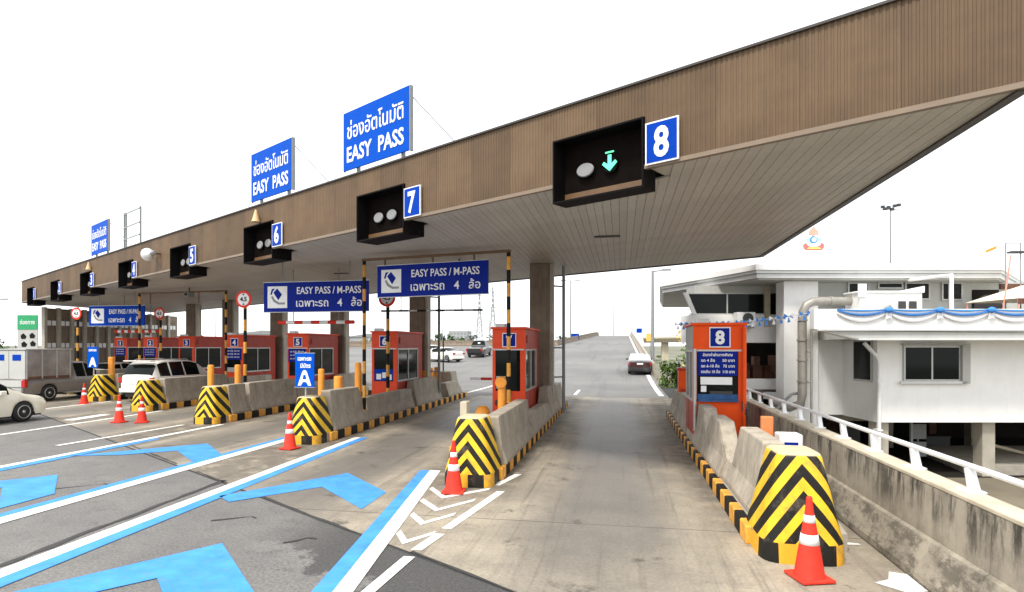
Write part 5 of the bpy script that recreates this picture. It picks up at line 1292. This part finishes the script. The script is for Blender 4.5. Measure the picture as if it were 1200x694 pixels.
# ================================================================== TREES AND BUSHES
def leaves(m, cx, cy, cz, rx, ry, rz, n, size, mats=3, clumps=14, rnd=random):
    cs = []
    for _ in range(clumps):
        a = rnd.uniform(0, 6.28); u = rnd.uniform(-1, 1); q = rnd.uniform(.35, .95); k = math.sqrt(1 - u * u)
        cs.append((cx + rx * q * k * math.cos(a), cy + ry * q * k * math.sin(a), cz + rz * q * u, rnd.uniform(.22, .45), rnd.randrange(mats)))
    for _ in range(n):
        X, Y, Z, q, mi = rnd.choice(cs)
        d = Vector((rnd.gauss(0, 1), rnd.gauss(0, 1), rnd.gauss(0, .8))); d = d.normalized() * abs(rnd.gauss(.55, .4))
        p = Vector((X + d.x * rx * q * 1.3, Y + d.y * ry * q * 1.3, Z + d.z * rz * q * 1.3))
        u = Vector((rnd.gauss(0, 1), rnd.gauss(0, 1), rnd.gauss(0, 1))).normalized(); v = u.cross(Vector((rnd.gauss(0, 1), rnd.gauss(0, 1), rnd.gauss(0, 1)))).normalized()
        s = size * rnd.uniform(.6, 1.3)
        m.add([p - u * s, p + v * s * .45 - u * .1 * s, p + u * s, p - v * s * .45], [(0, 1, 2, 3)], mi if rnd.random() < .8 else rnd.randrange(mats))
def tree(name, x, y, z0, h, rad, lb, cat='tree', group=None, n=700, size=.3, mats=('leafa', 'leafb', 'leafc'), low=.25, clumps=16):
    o = thing(name, lb, cat, (x, y, z0), random.uniform(0, 6), group)
    m = MB(); m.tube([(0, 0, 0), (.05 * rad, 0, h * .35), (-.05 * rad, .05 * rad, h * .7)], [h * .03, h * .022, h * .008], 8)
    for k in range(5):
        a = k * 1.26; m.tube([(0, 0, h * (.3 + .06 * k)), (math.cos(a) * rad * .6, math.sin(a) * rad * .6, h * (.55 + .06 * k))], [h * .012, h * .004], 5)
    m.build('trunk', K['trunk'], o)
    m = MB(); zc_ = h * (1 + low) / 2; leaves(m, 0, 0, zc_, rad, rad, h * (1 - low) / 2, n, size, len(mats), clumps); m.build('crown', [K[t] for t in mats], o, fix=False)
    return o
tree('bush', 2.95, 37.0, -1.6, 3.45, .72, 'bright green bush just past booth 8 beside the dark saloon', 'bush', None, 1500, .13, ('leafb', 'leafa', 'leafb'), .1, 20)
tree('bush', 4.6, 33.5, -1.6, 3.0, .9, 'darker green shrub low behind booth 8', 'bush', None, 1200, .13, ('leafa', 'leafc', 'leafa'), .1, 18)
tree('tree', 6.2, 52, -1.6, 5.6, 1.9, 'yellowish tree behind the bush below the flyover', 'tree', None, 1600, .2, ('leafb', 'leafa', 'gold'), .2, 20)
tree('tree', 9.5, 60, -1.6, 5.2, 2.2, 'dark green tree under the flyover behind booth 8', 'tree', None, 1500, .22, ('leafa', 'leafc', 'leafb'), .15, 20)
tree('tree', 13.5, 66, -1.6, 5.8, 2.4, 'tree mostly hidden behind booth 8, right of the flyover pier', 'tree', None, 1200, .25, ('leafa', 'leafc', 'leafb'), .15, 18)
tree('tree', -97, 76, 0, 4.6, 3.0, 'round dark tree at the picture edge above the covered pickup', 'tree', None, 1300, .35, ('leafa', 'leafc', 'leafa'), .1, 18)
rt = random.Random(3)
for k, (x, y) in enumerate(((-52, 205), (-58, 212), (-63, 208), (-70, 220), (-38, 215), (-30, 230), (-85, 210), (-95, 220), (-108, 215), (-120, 210), (-135, 190), (-150, 185), (-165, 180), (-22, 240), (-45, 225), (-78, 215))):
    tree('far_tree', x, y, 0, rt.uniform(5.2, 7.6), rt.uniform(3.5, 5.5), 'hazy far tree in the line behind the distant barrier', 'tree', 'line of far trees behind the barrier', 420, .75, ('leafc', 'leafa', 'far'), .05, 12)  # grey mixed among the leaves stands in for haze
